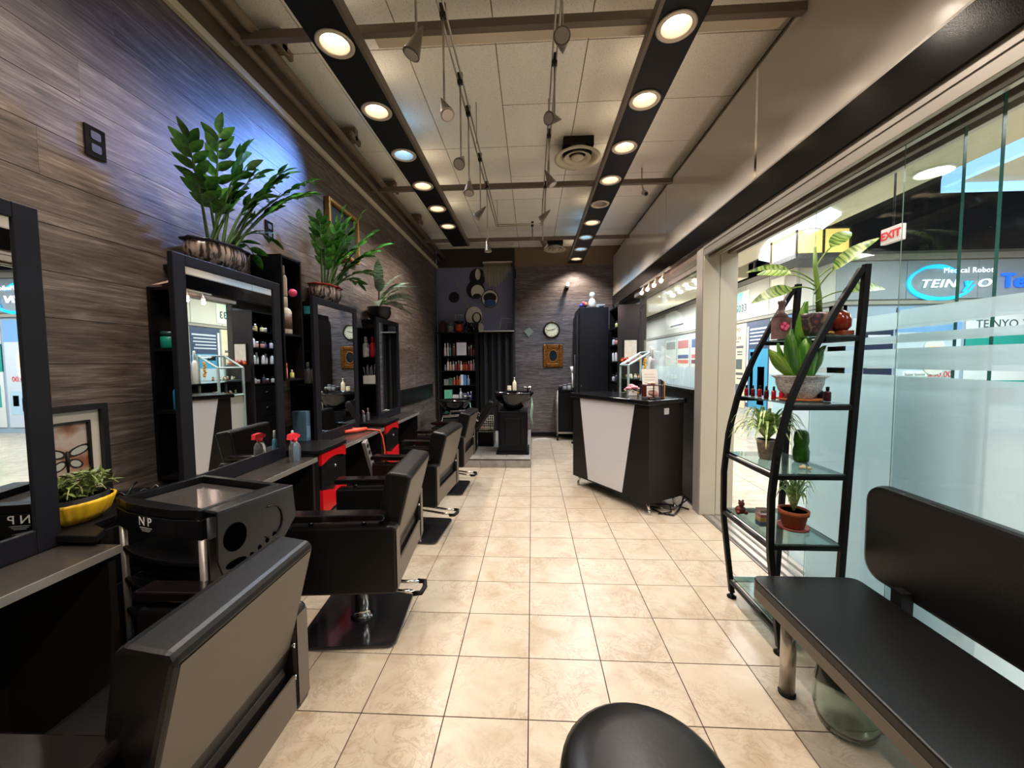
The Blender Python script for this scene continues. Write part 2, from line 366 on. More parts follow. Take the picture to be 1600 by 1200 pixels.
b_.inputs['Base Color'].default_value = lin((4, 4, 5))+(1,); b_.inputs['Roughness'].default_value = .15; b_.inputs['Specular IOR Level'].default_value = .36
struct('wall_right_fascia', MB().box(1.485, 1.509, YF, YB, 2.38, 2.56), _M['black_fascia'], 'black textured fascia band below the white panels')
tr = struct('trim_4', MB().box(1.50, 1.84, YF, 2.06, 2.34, 2.379), alu, 'aluminium sliding track housing above the glass panels')
for k, (x, z, w_) in enumerate(((1.505, 2.285, .025), (1.545, 2.27, .03), (1.625, 2.295, .03), (1.705, 2.295, .03), (1.785, 2.295, .03))):
    part('track_rail', MB().box(x, x+w_, YF, 2.06, z, 2.341), alu if k % 2 == 0 else taupe, tr, .003)
# mall side header
struct('trim_5', MB().box(1.845, 1.9, YF, 9.5, 2.36, 3.5), M('mall_header', (190, 184, 168), .6), 'cream header on the mall side above the glass front')
# floor track
ft = struct('trim_6', MB().box(1.545, 1.85, YF, 2.06, -.003, .001), alu, 'aluminium floor track of the sliding glass panels')
for k in range(5): part('track_rail', MB().box(1.555+k*.068, 1.572+k*.068, YF, 2.06, .001, .007), chrome, ft)
# pillar
pc = M('pillar_paint', (182, 174, 156), .4)
pl = struct('wall_pillar', MB().box(1.505, 1.80, 2.075, 2.2, 0, 2.379), M('pillar_core', (158, 152, 144), .45, .3), 'pale metal-clad pillar between the reception desk and the glass front')
part('panel', MB().box(1.512, 1.648, 2.066, 2.075, 0.0, 2.378), pc, pl, .002)
part('panel', MB().box(1.652, 1.80, 2.066, 2.075, 0.0, 2.378), pc, pl, .002)
# glass panes with film
fb = [(.05, 1.303), (1.337, 1.427), (1.456, 1.488), (1.523, 1.592)]
gedge = M('glass_edge', (52, 104, 96), .15, spec=.6)
def glass(name, label, x, y0, y1, z0, z1, film, edges):
    o = struct(name, MB().box(x-.005, x+.005, y0+.0011, y1-.0011, z0, z1), _M['pane'], label)
    part('glass_edge', MB().box(x-.006, x+.006, edges[0]-.001, edges[0]+.001, z0, z1), gedge, o)
    part('glass_edge', MB().box(x-.0012, x+.0012, edges[1]-.0008, edges[1]+.0008, z0, z1), M('edge_pale', (150, 170, 160), .2), o)
    f = MB()
    for a, b in film: f.add([(x+.007, y0, a), (x+.007, y1, a), (x+.007, y1, b), (x+.007, y0, b)], [(0, 1, 2, 3)])
    if film: part('frosted_film', f, _M['frost'], o)
    return o
glass('window_1', 'sliding glass panel behind the bench with striped frosted film, innermost track', 1.60, -2.6, .35, .009, 2.339, fb, (-2.6, .35))
glass('window_2', 'sliding glass panel with frosted film, middle track', 1.675, .07, .97, .009, 2.339, fb, (.07, .97))
glass('window_3', 'sliding glass panel with frosted film, outer track reaching nearest the pillar', 1.755, .27, 1.24, .009, 2.339, fb, (.27, 1.24))
# rear window behind desk
struct('wall_right_low', MB().box(1.56, 1.70, 2.21, YB, 0, 1.09), blk, 'low black wall under the window beside the desk')
struct('trim_7', MB().box(1.49, 1.72, 2.21, 4.36, 1.09, 1.115), blkg, 'black window ledge behind the reception desk', .004)
struct('wall_right_far', MB().box(1.6, 1.7, 4.4, YB, 1.09, 2.379), M('far_wall', (70, 64, 60), .7), 'wall behind the black shelving unit')
struct('trim_8', MB().box(1.515, 1.7, 2.21, 4.38, 2.3, 2.379), taupe, 'brown window header behind the reception desk')
w4 = struct('window_4', MB().box(1.6, 1.61, 2.21, 3.0, 1.115, 2.3), _M['pane'], 'clear glass pane above the reception desk beside the pillar')
part('frosted_film', MB().add([(1.612, 2.21, a) if i == 0 else ((1.612, 3.0, a) if i == 1 else ((1.612, 3.0, b) if i == 2 else (1.612, 2.21, b))) for a, b in ((1.115, 1.32),) for i in range(4)], [(0, 1, 2, 3)]), _M['frost'], w4)
w5 = struct('window_5', MB().box(1.6, 1.61, 3.005, 4.39, 1.115, 2.3), _M['pane'], 'clear glass pane behind the display case')
part('frosted_film', MB().add([(1.612, 3.005, 1.115), (1.612, 4.39, 1.115), (1.612, 4.39, 1.32), (1.612, 3.005, 1.32)], [(0, 1, 2, 3)]), _M['frost'], w5)
# platform
pf = struct('trim_9', MB().box(-1.6, -.012, 3.584, YB, 0, .112), M('step_core', (120, 116, 112), .7), 'raised tiled platform under the shampoo basins')
for k in range(5):
    x1 = -.007-k*.33; x0 = max(x1-.326, -1.6)
    part('tile', MB().box(x0, x1, 3.574, 3.584, .001, .096), _M['step_tile'], pf, .001)
    for j in range(6): part('tile', MB().box(x0, x1, 3.566+j*.365, 3.566+j*.365+.361, .112, .12), _M['step_tile'], pf, .001)
for j in range(6): part('tile', MB().box(-.012, -.005, 3.584+j*.365, 3.584+j*.365+.361, .001, .096), _M['step_tile'], pf)

# ------------------------------------------------------------------ MALL
mf = struct('floor_mall', MB().box(1.86, 13, -5, 21, -.08, -.004), M('mall_grout', (120, 104, 86), .8), 'beige tiled floor of the mall corridor')
tm2 = MB().box(.002, .607, .002, .607, -.0039, 0).mesh('tile', _M['mall_tile'])
for i in range(6):
    for j in range(-3, 17):
        child('tile', tm2, mf, Matrix.Translation((1.868+i*.61, j*.61, 0)))
st = MB()
for i in range(6):
    for j in range(17, 34): st.box(1.87+i*.61, 2.475+i*.61, j*.61+.002, j*.61+.608, -.0039, 0)
for i in range(6, 16):
    for j in range(-3, 10): st.box(1.87+i*.61, 2.475+i*.61, j*.61+.002, j*.61+.608, -.0039, 0)
part('tile', st, _M['mall_tile'], mf, stuff=True)
mw = M('mall_fascia', (204, 202, 192), .35)
struct('wall_mall_west', MB().box(5.51, 5.7, 5.93, 21, 0, 3.42), M('mall_wall', (176, 180, 180), .6), 'shop wall across the mall corridor')
fw_ = struct('wall_mall_fascia', MB().box(5.50, 5.51, 5.93, 21, 2.4, 3.42), M('seam', (110, 106, 98), .6), 'cream panelled fascia over the shopfront across the corridor')
yy = 5.9
for k in range(15):
    part('panel', MB().box(5.485, 5.5, yy+.01, min(yy+1.0, 20.9)-.004, 2.44, 3.3), mw, fw_, .003); yy += 1.0
part('moulding', MB().box(5.46, 5.5, 5.9, 20.9, 3.32, 3.42).box(5.46, 5.5, 5.9, 20.9, 2.36, 2.42), M('mall_edge', (150, 146, 136), .5), fw_)
struct('wall_mall_south', MB().box(5.51, 12.9, 5.93, 6.1, 0, 3.3), M('mall_wall_s', (150, 170, 190), .5), 'blue-grey shop wall facing the salon across the mall')
fs_ = struct('wall_mall_sign_fascia', MB().box(5.5, 12.9, 5.92, 5.93, 2.42, 3.3), _M['seam'], 'white panelled fascia carrying the glowing blue shop sign')
for k in range(6): part('panel', MB().box(5.47+k*1.2+.004, 5.47+k*1.2+1.196, 5.9, 5.92, 2.45, 3.12), M('south_fascia', (142, 152, 160), .4), fs_, .003)
part('moulding', MB().box(5.47, 12.9, 5.87, 5.92, 3.14, 3.24).box(5.47, 12.9, 5.87, 5.92, 2.36, 2.42), _M['mall_edge'], fs_)
dark = M('plenum_dark', (26, 28, 36), .9)
struct('ceiling_mall', MB().box(1.9, 13, -5, 21, 4.6, 4.7), dark, 'dark open plenum above the mall corridor')
struct('wall_mall_end', MB().box(1.9, 13, 21, 21.1, 0, 4.6), dark, 'far end of the mall corridor')
struct('wall_mall_near', MB().box(1.9, 13, -5.1, -5, 0, 4.6), _M['mall_wall'], 'near end of the mall corridor')
struct('wall_mall_side', MB().box(12.9, 13, -5, 5.9, 0, 4.6), _M['mall_wall'], 'far side of the mall hall')
struct('wall_mall_high', MB().box(5.7, 12.9, 6.1, 6.2, 3.3, 4.6), dark, 'dark void over the shops')
sof = M('mall_soffit', (205, 196, 172), .7)
struct('ceiling_soffit', MB().box(1.9, 4.3, -5, 6.9, 3.3, 3.55), sof, 'cream ceiling soffit of the mall just outside the glass front')
struct('ceiling_soffit_far', MB().box(2.2, 4.9, 7.7, 20, 3.25, 3.6), sof, 'cream ceiling soffit farther down the mall')
struct('ceiling_soffit_right', MB().box(6.0, 12, 1.6, 4.6, 3.9, 4.1), sof, 'cream ceiling soffit over the mall hall on the right')
cove = M('cove_blue', (150, 195, 255), .5, emit=1.1)
solo('cove_light', 'pale blue cove light along the edge of the mall soffit', 'light', MB().box(5.9, 5.99, 1.6, 4.6, 3.84, 4.02).box(5.99, 12, 4.61, 4.7, 3.8, 4.0), cove)
# luminous curved ceiling recess
pts = [(4.6, 6.4), (4.28, 6.2), (3.98, 5.6), (3.72, 4.9), (3.5, 4.05), (3.45, 3.6), (3.75, 3.75), (4.05, 3.95), (4.22, 4.5), (4.27, 5.3)]
solo('ceiling_light_panel', 'curved glowing white ceiling light panel in the mall soffit', 'light', MB().prism(pts, 3.26, 3.299), M('lum_panel', (225, 238, 255), .5, emit=1.6))
for k, (x, y, lb) in enumerate(((4.05, 4.57, 'round mall downlight beside the curved light panel'), (4.1, 8.8, 'round mall downlight seen above the phone number sign'), (4.13, 2.87, 'round mall downlight seen to the right of the exit sign'), (3.3, 1.6, 'round mall downlight nearest the salon'))):
    t = thing('mall_downlight', lb, 'ceiling light', (x, y, 3.2), 'round downlights of the mall ceiling')
    zt = 3.25 if k == 1 else (3.26 if k == 0 else 3.3)
    part('ring', MB().lathe([(.15, zt-.022), (.16, zt-.012), (.16, zt-.001), (.12, zt-.001)], (x, y, 0), 20, cap=0), white, t)
    part('bulb', MB().lathe([(.001, zt-.012), (.118, zt-.012), (.118, zt-.003)], (x, y, 0), 20), M('mall_bulb', (255, 246, 225), .5, emit=12.), t)
# plenum rails
t = thing('ceiling_truss', 'dark metal pipe framework in the void above the shopfront', 'pipes', (5.4, 9, 3.5))
for k in range(3): part('pipe', MB().tube([(5.2, 6.5, 3.5+.2*k), (5.2, 14, 3.5+.2*k)], .03, 6), M('pipe_dark', (88, 84, 84), .5, .5), t)
for k in range(7): part('pipe', MB().tube([(5.2, 7+k, 3.46), (5.2, 7+k, 4.55)], .03, 6), _M['pipe_dark'], t)
# lantern
t = thing('pendant_lantern', 'yellow glowing box-shaped pendant lantern in the mall', 'lantern', (4.1, 4.7, 2.7))
lm = M('lantern_paper', (250, 214, 120), .6, emit=.75)
for a, b, c_, d_ in ((3.85, 4.62, 4.5, 4.5), ):
    part('shade', MB().box(3.87, 4.60, 4.52, 5.1, 2.93, 3.27), lm, t)
fr_ = M('lantern_frame', (40, 34, 30), .5)
for x, y in ((3.86, 4.51), (4.61, 4.51), (3.86, 5.11), (4.61, 5.11), (4.24, 4.51)): part('frame_post', MB().box(x-.012, x+.012, y-.012, y+.012, 2.88, 3.285), fr_, t)
part('frame_band', MB().box(3.85, 4.62, 4.5, 5.12, 2.86, 2.93).box(3.85, 4.62, 4.5, 5.12, 3.27, 3.29), M('lantern_band', (70, 68, 66), .5, var=.9, scale=60), t)
# exit sign
t = thing('exit_sign', 'white exit sign with red letters hanging in the mall', 'sign', (3.02, 2.05, 2.36))
part('sign_box', MB().box(3.0, 3.04, 1.93, 2.11, 2.35, 2.478), M('sign_white', (215, 190, 185), .4, emit=.12), t)
text('lettering', 'EXIT', .088, M('exit_red', (200, 40, 45), .4, emit=.4), (2.998, 2.02, 2.412), (0, -1, 0), (0, 0, 1), t, bold=.002)
part('hanger', MB().tube([(3.02, 2.02, 2.478), (3.02, 2.02, 3.3)], .008, 6), blk2, t)
# glowing sign
t = thing('shop_sign', 'glowing cyan and white illuminated shop sign with swoosh ring', 'sign', (7.3, 5.88, 2.3))
cy = M('sign_cyan', (20, 170, 235), .4, emit=1.25); bl = M('sign_blue', (30, 95, 225), .4, emit=.9); wh = M('sign_letters', (235, 245, 255), .4, emit=1.15)
def arc(cx, cz, rx, rz, a0, a1, w0, w1, n=28, y=5.87):
    mb = MB(); vv = []
    for k in range(n+1):
        u = k/n; a = math.radians(a0+(a1-a0)*u); wd = w0+(w1-w0)*math.sin(PI*u)
        for s_ in (-1, 1): vv.append((cx+(rx+s_*wd/2)*math.cos(a), y, cz+(rz+s_*wd/2)*math.sin(a)))
    nv = len(vv); vv += [(p[0], y+.03, p[2]) for p in vv]
    fs = []
    for k in range(n):
        fs += [(2*k, 2*k+1, 2*k+3, 2*k+2), (nv+2*k, nv+2*k+2, nv+2*k+3, nv+2*k+1), (2*k, 2*k+2, nv+2*k+2, nv+2*k), (2*k+1, nv+2*k+1, nv+2*k+3, 2*k+3)]
    return mb.add(vv, fs)
part('swoosh', arc(7.24, 2.73, .55, .29, 100, 352, .008, .075), cy, t)
part('swoosh', arc(7.14, 2.84, .36, .17, 15, 150, .006, .07), cy, t)
text('lettering', 'TEIN', .20, wh, (7.16, 5.862, 2.70), (1, 0, 0), (0, 0, 1), t, .012, shear=.25, xs=1.3, sp=1.12)
text('lettering', 'y', .24, cy, (7.65, 5.862, 2.70), (1, 0, 0), (0, 0, 1), t, .012, shear=.25, bold=.008)
text('lettering', 'O', .20, wh, (7.92, 5.862, 2.70), (1, 0, 0), (0, 0, 1), t, .012, shear=.25, xs=1.4)
text('lettering', 'Medical Robot', .13, wh, (7.66, 5.862, 2.93), (1, 0, 0), (0, 0, 1), t, .004, sp=1.08)
t = thing('shop_sign', 'blue serif letters of a second shop sign cut by the frame edge', 'sign', (8.5, 5.88, 2.6))
text('lettering', 'Teinyo', .34, bl, (8.22, 5.862, 2.73), (1, 0, 0), (0, 0, 1), t, .02, align='LEFT', bold=.006)
# posters on south wall
def poster(label, face, a0, a1, z0, z1, rgb, items, cat='poster', cap=(60, 60, 62)):
    """items: (u0,u1,v0,v1,rgb) rectangles in 0..1; face 's' faces -y at y=5.9, 'w' faces -x at x=5.5 with u running -y"""
    cx = (a0+a1)/2
    t = thing('poster', label, cat, (cx, 5.91, z0) if face == 's' else (5.49, cx, z0))
    def bx(u0, u1, v0, v1, k):
        zz0 = z0+(z1-z0)*v0; zz1 = z0+(z1-z0)*v1
        if face == 's': return MB().box(a0+(a1-a0)*u0, a0+(a1-a0)*u1, 5.912-.004*k, 5.925, zz0, zz1)
        return MB().box(5.50-.004*k, 5.508, a1-(a1-a0)*u1, a1-(a1-a0)*u0, zz0, zz1)
    part('sheet', bx(0, 1, 0, 1, 0), M('ps%d%d%d' % rgb, rgb, .4), t)
    for n, it in enumerate(items):
        if it[0] == 't':
            _, u, v, s_, size, c_ = it
            p = (a0+(a1-a0)*u, 5.906, z0+(z1-z0)*v) if face == 's' else (5.494, a1-(a1-a0)*u, z0+(z1-z0)*v)
            text('lettering', s_, size, M('pt%d%d%d' % c_, c_, .5), p, (1, 0, 0) if face == 's' else (0, -1, 0), (0, 0, 1), t, .001)
        else:
            u0, u1, v0, v1, c_ = it; part('print', bx(u0, u1, v0, v1, 1), M('pp%d%d%d' % c_, c_, .5), t)
    return t
G = (90, 92, 96)
poster('pale poster with a glucose meter reading 82 and a red price', 's', 6.55, 7.65, .12, 2.3, (196, 208, 222),
       [(0, 1, .80, 1, (120, 165, 215)), (.1, .5, .735, .75, G), (.6, .64, .70, .78, G), (.55, .7, .735, .745, G), ('t', .70, .452, '$50.00', .15, (225, 60, 50)), (.12, .5, .42, .482, (235, 238, 240)), ('t', .31, .452, 'Super Special', .065, (60, 62, 70)),
        (.52, .95, .12, .34, (170, 205, 225)), (.62, .72, .15, .28, (225, 90, 70)), (.78, .9, .2, .3, (220, 120, 100)), (.08, .12, .14, .34, G), (.16, .2, .14, .34, G), (.1, .2, .02, .08, (40, 42, 48)), (.4, .48, .02, .08, (225, 225, 225)), (.6, .68, .02, .08, G)])
t = thing('wall_picture', 'white glucose meter with an orange screen reading 82 on the poster', 'sign', (7.2, 5.89, 1.1))
part('meter_body', MB().rbox(7.02, 7.38, 5.895, 5.907, 1.1, 1.74, .16, 'y', 6), white, t)
part('screen', MB().box(7.09, 7.31, 5.89, 5.896, 1.34, 1.6), M('screen_orange', (240, 170, 80), .4, emit=.5), t)
text('lettering', '82', .2, M('dgrey', (60, 60, 60), .5), (7.2, 5.888, 1.47), (1, 0, 0), (0, 0, 1), t, .001)
poster('dark blue poster with white lettering lines behind the frosted glass', 's', 6.02, 6.5, .12, 1.95, (28, 40, 66), [(.1, .9, .9, .93, (200, 205, 215)), (.1, .8, .6, .68, (200, 170, 150)), (.1, .9, .3, .33, (200, 205, 215))])
poster('teal and white poster at the right end of the shop wall', 's', 7.72, 9.2, .12, 2.2, (214, 222, 224),
       [(0, 1, .55, .82, (40, 150, 140)), ('t', .3, .7, 'A 801 90X', .12, (235, 245, 245)), (.05, .95, .2, .42, (60, 160, 150)), (.3, .6, .22, .36, (220, 220, 215)), ('t', .45, .9, 'TEINYO X5', .2, (70, 90, 100))])
# posters on west wall
poster('beige poster with a circled emblem and four head drawings', 'w', 8.86, 9.85, .14, 2.34, (222, 208, 178),
       [('t', .5, .93, 'TEINYO', .13, (90, 84, 78)), ('t', .5, .83, '1 5 2 1 0 8', .12, (90, 84, 78)), (.3, .7, .785, .795, G), (.1, .36, .62, .74, (190, 140, 120)), (.55, .9, .71, .74, G), (.6, .85, .66, .675, G), (.6, .85, .63, .645, G),
        (.55, .85, .46, .58, (84, 96, 96)), (.1, .4, .55, .575, G), (.15, .35, .5, .515, G), (.1, .36, .3, .42, (190, 140, 120)), (.55, .9, .39, .42, G), (.6, .85, .34, .355, G),
        (.55, .85, .16, .28, (84, 96, 116)), (.1, .4, .24, .27, G), (.05, .3, .03, .12, (90, 84, 110)), (.35, .6, .03, .12, (90, 84, 110))])
poster('navy and turquoise poster with two standing figures', 'w', 7.88, 8.82, .2, 2.34, (60, 76, 104),
       [(.16, .95, .9, .92, (205, 212, 224)), (.16, .9, .86, .875, (205, 212, 224)), (.16, .92, .82, .835, (205, 212, 224)), (.16, .85, .78, .795, (205, 212, 224)), (.16, .9, .74, .755, (205, 212, 224)), (.16, .98, .0, .68, (60, 150, 190)), (.2, .5, .6, .65, (230, 232, 225)),
        (.2, .35, .1, .5, (70, 50, 60)), (.55, .85, .05, .48, (150, 150, 165)), (.03, .1, .05, .95, (225, 230, 238))])
poster('white and light blue poster nearest the shop corner', 'w', 6.95, 7.84, .14, 2.34, (198, 208, 208), [(.4, .95, .82, 1., (60, 130, 185)), (.05, .9, .55, .78, (215, 205, 200)), (.0, 1, .2, .42, (130, 190, 205)), (.2, .9, .02, .16, (170, 205, 215))])
q3 = ['nearest', 'middle', 'farthest']
for k in range(3):
    y0_ = 11.2+1.25*k
    poster('pale rack of small coloured cards on the far shop wall, %s of three' % q3[k], 'w', y0_, y0_+1.1, .9, 2.2, (206, 212, 202),
           [(.06, .94, .72, .94, [(90, 110, 150), (180, 120, 120), (150, 150, 146)][k]), (.06, .94, .44, .54, [(196, 110, 120), (96, 104, 140), (214, 214, 206)][k]), (.06, .94, .3, .4, [(120, 80, 100), (206, 120, 110), (214, 214, 206)][k]), (.06, .94, .04, .12, [(190, 70, 70), (110, 130, 150), (225, 225, 220)][k])])
t = thing('shop_sign', 'narrow white name board on the fascia seen above the reception desk', 'sign', (5.47, 13.4, 2.6))
part('sign_board', MB().box(5.465, 5.484, 12.6, 14.6, 2.62, 2.82), M('sign_blank2', (228, 226, 214), .4), t)
text('lettering', '3', .15, M('dark_letters', (70, 78, 84), .5), (5.46, 14.45, 2.72), (0, -1, 0), (0, 0, 1), t, .001)
part('print', MB().box(5.461, 5.466, 12.9, 14.2, 2.69, 2.75), M('dark_letters'), t)
t = thing('shop_sign', 'turquoise phone number sign 98 5033 on the cream fascia', 'sign', (5.47, 9.3, 2.5))
part('sign_board', MB().box(5.465, 5.484, 8.7, 9.95, 2.5, 3.16), M('sign_cream', (214, 222, 205), .4, emit=.2), t)
part('print', MB().box(5.461, 5.466, 9.0, 9.93, 2.62, 3.14), M('sign_turq', (150, 215, 220), .4, emit=.25), t)
text('lettering', '98 5033', .27, M('dark_letters', (70, 78, 84), .5), (5.458, 9.22, 2.72), (0, -1, 0), (0, 0, 1), t, .001, bold=.004)
solo('poster', 'tall blank cream sign board on the fascia near the shop corner', 'sign', MB().box(5.46, 5.484, 7.35, 7.8, 2.5, 3.2), M('sign_blank', (228, 224, 206), .4, emit=.25))

# ------------------------------------------------------------------ CEILING FIXTURES
def light_strip(label, x0, x1, y0, y1, cx, offs, cool, n0, n1):
    t = thing('light_strip', label, 'light strip', (cx, (y0+y1)/2, 3.17))
    z = 3.17; R = .088
    pm = MB(); cells = []; ysl = [DL_Y[k] for k in range(n0, n1)]
    bounds = [y0] + [(ysl[i]+ysl[i+1])/2 for i in range(len(ysl)-1)] + [y1]
    N = 24
    for i, yc in enumerate(ysl):
        a, b = bounds[i], bounds[i+1]; sq = []; ci = []
        angs = sorted([2*PI*k/N for k in range(N)] + [math.atan2(yy-yc, xx-cx) % (2*PI) for xx in (x0, x1) for yy in (a, b)])
        for an in angs:
            ux, uy = math.cos(an), math.sin(an)
            tt = min([(x1-cx)/ux if ux > 1e-9 else 9e9, (x0-cx)/ux if ux < -1e-9 else 9e9, (b-yc)/uy if uy > 1e-9 else 9e9, (a-yc)/uy if uy < -1e-9 else 9e9])
            sq.append((cx+ux*tt, yc+uy*tt, z)); ci.append((cx+ux*R, yc+uy*R, z))
        n = len(angs); pm.add(sq+ci, [(k, n+k, n+(k+1) % n, (k+1) % n) for k in range(n)])
    pm.box(x0, x0+.004, y0, y1, z, z+.06).box(x1-.004, x1, y0, y1, z, z+.06)
    pm.box(x0, x1, y0, y0+.004, z, z+.06).box(x0, x1, y1-.004, y1, z, z+.06)
    part('strip_panel', pm, M('strip_black', (15, 15, 17), .55, spec=.25), t)
    part('side_rail', MB().box(x1 if offs > 0 else x0-.022, x1+.022 if offs > 0 else x0, y0, y1, 3.168, 3.234), taupe, t)
    for i, yc in enumerate(ysl):
        n = n0+i-5
        rg = part('downlight_ring', MB().lathe([(.078, 3.168), (.082, 3.161), (.100, 3.160), (.106, 3.166), (.104, 3.1695)], (cx, yc, 0), 28, cap=0), M('ring_warm', (214, 196, 176), .4, .3), t)
        part('reflector', MB().lathe([(.079, 3.166), (.072, 3.205), (.060, 3.232)], (cx, yc, 0), 24, cap=0), M('reflector', (190, 180, 168), .35), rg)
        off = offs < 0 and n == 4
        lm_ = (M('lamp_off', (110, 96, 84), .4) if off else (lampc if n in cool else lampw))
        part('bulb', MB().lathe([(.001, 3.214), (.038, 3.216), (.053, 3.225), (.056, 3.232)], (cx, yc, 0), 20), lm_, rg)
    return t
light_strip('long black ceiling strip of round downlights on the left, one lamp blue', -1.195, -.955, -2.4, 4.62, -1.075, 1, (2,), 0, 11)
light_strip('long black ceiling strip of round downlights on the right reaching the end wall', .69, .93, -2.4, 5.77, .80, -1, (6, 7), 0, 14)
for y, lb in ((.845, 'grey-brown metal ceiling bar nearest the camera'), (2.825, 'grey-brown metal ceiling bar across the middle of the room'), (4.62, 'grey-brown metal ceiling bar farthest from the camera')):
    solo('ceiling_bar', lb, 'metal bar', MB().box(-1.71, 1.49, y-.022, y+.022, 3.237, 3.285), taupe, group='metal bars across the ceiling', bevel=.003)
solo('ceiling_board', 'pale wooden board lying above the nearest ceiling bar', 'board', MB().box(-.9, 1.45, .93, 1.0, 3.29, 3.31), M('board_tan', (206, 190, 164), .7))
# suspended track spots
trk = thing('track_light', 'suspended twin-rail cable track with small cone spotlights and long stems', 'track light', (-.1, 1.5, 3.15))
rm = M('rail_metal', (190, 180, 164), .3, .7)
for x in (-.437, -.41, .148, .172): part('rail', MB().tube([(x, -2.2, 3.15), (x, 3.72, 3.15)], .006, 8), rm, trk)
part('rail', MB().tube([(-.42, 3.72, 3.15), (.16, 3.72, 3.15)], .007, 8), rm, trk)
part('rail', MB().tube([(-.42, 3.66, 3.15), (.16, 3.66, 3.15)], .007, 8), rm, trk)
for x, y in ((-.42, -.4), (-.42, 1.8), (-.42, 3.69), (.16, -.4), (.16, 1.8), (.16, 3.69)):
    part('ceiling_hanger', MB().tube([(x, y, 3.15), (x, y, ZC)], .004, 6), rm, trk)
blkm = M('connector_black', (38, 34, 32), .4, .3)
def spot(x, y, zh, aim, sc=1.0, stem=rm):
    part('connector', MB().box(x-.016, x+.016, y-.014, y+.014, 3.125, 3.19), blkm, trk, .003)
    s_ = part('stem', MB().tube([(x, y, 3.13), (x, y, zh)], .0055, 8), stem, trk)
    a = Vector(aim).normalized(); c0 = Vector((x, y, zh))-a*.02
    hd = part('spot_head', MB().tube([c0-a*.05*sc, c0+a*.0*sc, c0+a*.075*sc, c0+a*.082*sc], [.004, .017*sc, .036*sc, .037*sc], 16), steel, trk)
    part('lens', MB().tube([c0+a*.0825*sc, c0+a*.085*sc], [.031*sc, .029*sc], 16), M('lens', (190, 180, 172), .25, .3), hd)
for x, y, zh, aim in ((-.455, .25, 2.72, (-.35, -.1, -.9)), (-.423, .624, 2.69, (.3, -.35, -.8)), (-.423, 1.093, 2.66, (-.1, -.7, -.7)), (-.423, 1.405, 2.64, (0, -.3, -.9)), (-.423, 2.027, 2.69, (-.6, -.1, -.7)),
                      (-.423, 2.551, 2.56, (.1, 0, -1)), (.16, .38, 2.78, (-.1, -.98, -.2)), (.16, .973, 2.82, (-.5, -.6, -.3)), (.16, 1.713, 2.82, (.4, -.1, -.8)), (.16, 2.591, 2.86, (-.7, 0, -.7)), (.16, 3.5, 2.86, (.6, 0, -.7))):
    spot(x, y, zh, aim)
spot(.033, 3.69, 2.98, (0, 0, -1), .6, blkm)
# diffusers
def diffuser(label, x, y, z, R, duct):
    t = thing('ceiling_diffuser', label, 'air vent', (x, y, z))
    dm = M('diffuser_paint', (196, 184, 158), .5)
    part('outer_ring', MB().lathe([(R*.62, .035), (R*.66, .015), (R*.8, -.012), (R, -.018), (R, -.010), (R*.78, .004), (R*.68, .035)], (x, y, z), 32, cap=0), dm, t)
    part('middle_ring', MB().lathe([(R*.36, .02), (R*.4, 0), (R*.58, -.02), (R*.6, -.012), (R*.42, .008), (R*.4, .02)], (x, y, z), 32, cap=0), dm, t)
    part('centre_cone', MB().lathe([(.001, -.022), (R*.2, -.02), (R*.3, -.008), (R*.2, .012)], (x, y, z), 24), dm, t)
    part('collar', MB().lathe([(R*.64, .03), (R*.64, .06)], (x, y, z), 24), blk2, t)
    part('duct_box', MB().box(x-duct, x+duct, y-duct*.9, y+duct*.9, z+.05, ZC-.001), blk2, t)
diffuser('round cream ceiling vent under a black duct box between the light strips', .462, 2.44, 3.34, .22, .14)
diffuser('round ceiling vent near the end wall beside the last downlights', .42, 5.36, 3.31, .19, .13)
t = thing('security_camera', 'small white ceiling camera with a cable near the glossy white panels', 'camera', (1.245, 2.93, 3.2))
part('camera_body', MB().tube([(1.245, 2.90, 3.17), (1.245, 2.99, 3.22)], .026, 12), M('offwhite', (190, 180, 165), .4), t)
part('bracket', MB().tube([(1.245, 2.97, 3.21), (1.22, 2.97, 3.3), (1.22, 2.97, ZC)], .008, 6), _M['offwhite'], t)
part('lens', MB().tube([(1.245, 2.885, 3.163), (1.245, 2.90, 3.17)], .017, 12), blkm, t)
# small spotlights lights over the window (pinkish bulbs)
t = thing('track_spot_bar', 'short rail of glowing pinkish spot bulbs over the window by the desk', 'spotlights', (1.46, 3.3, 2.28))
part('bar', MB().box(1.452, 1.472, 2.75, 3.85, 2.345, 2.365), rm, t)
for k, y in enumerate((2.95, 3.2, 3.45, 3.7)):
    h = part('spot_head', MB().tube([(1.462, y, 2.345), (1.455, y, 2.30), (1.43, y-.02, 2.26)], [.01, .018, .026], 12), rm, t)
    part('bulb', MB().ball((1.425, y-.024, 2.25), .021, 10), M('bulb_pink', (255, 205, 190), .4, emit=14.), h)
    lamp('spot_bulb_beam', 'POINT', (1.40, y-.05, 2.21), 1.2, (1, .75, .68), shadow_soft_size=.02)

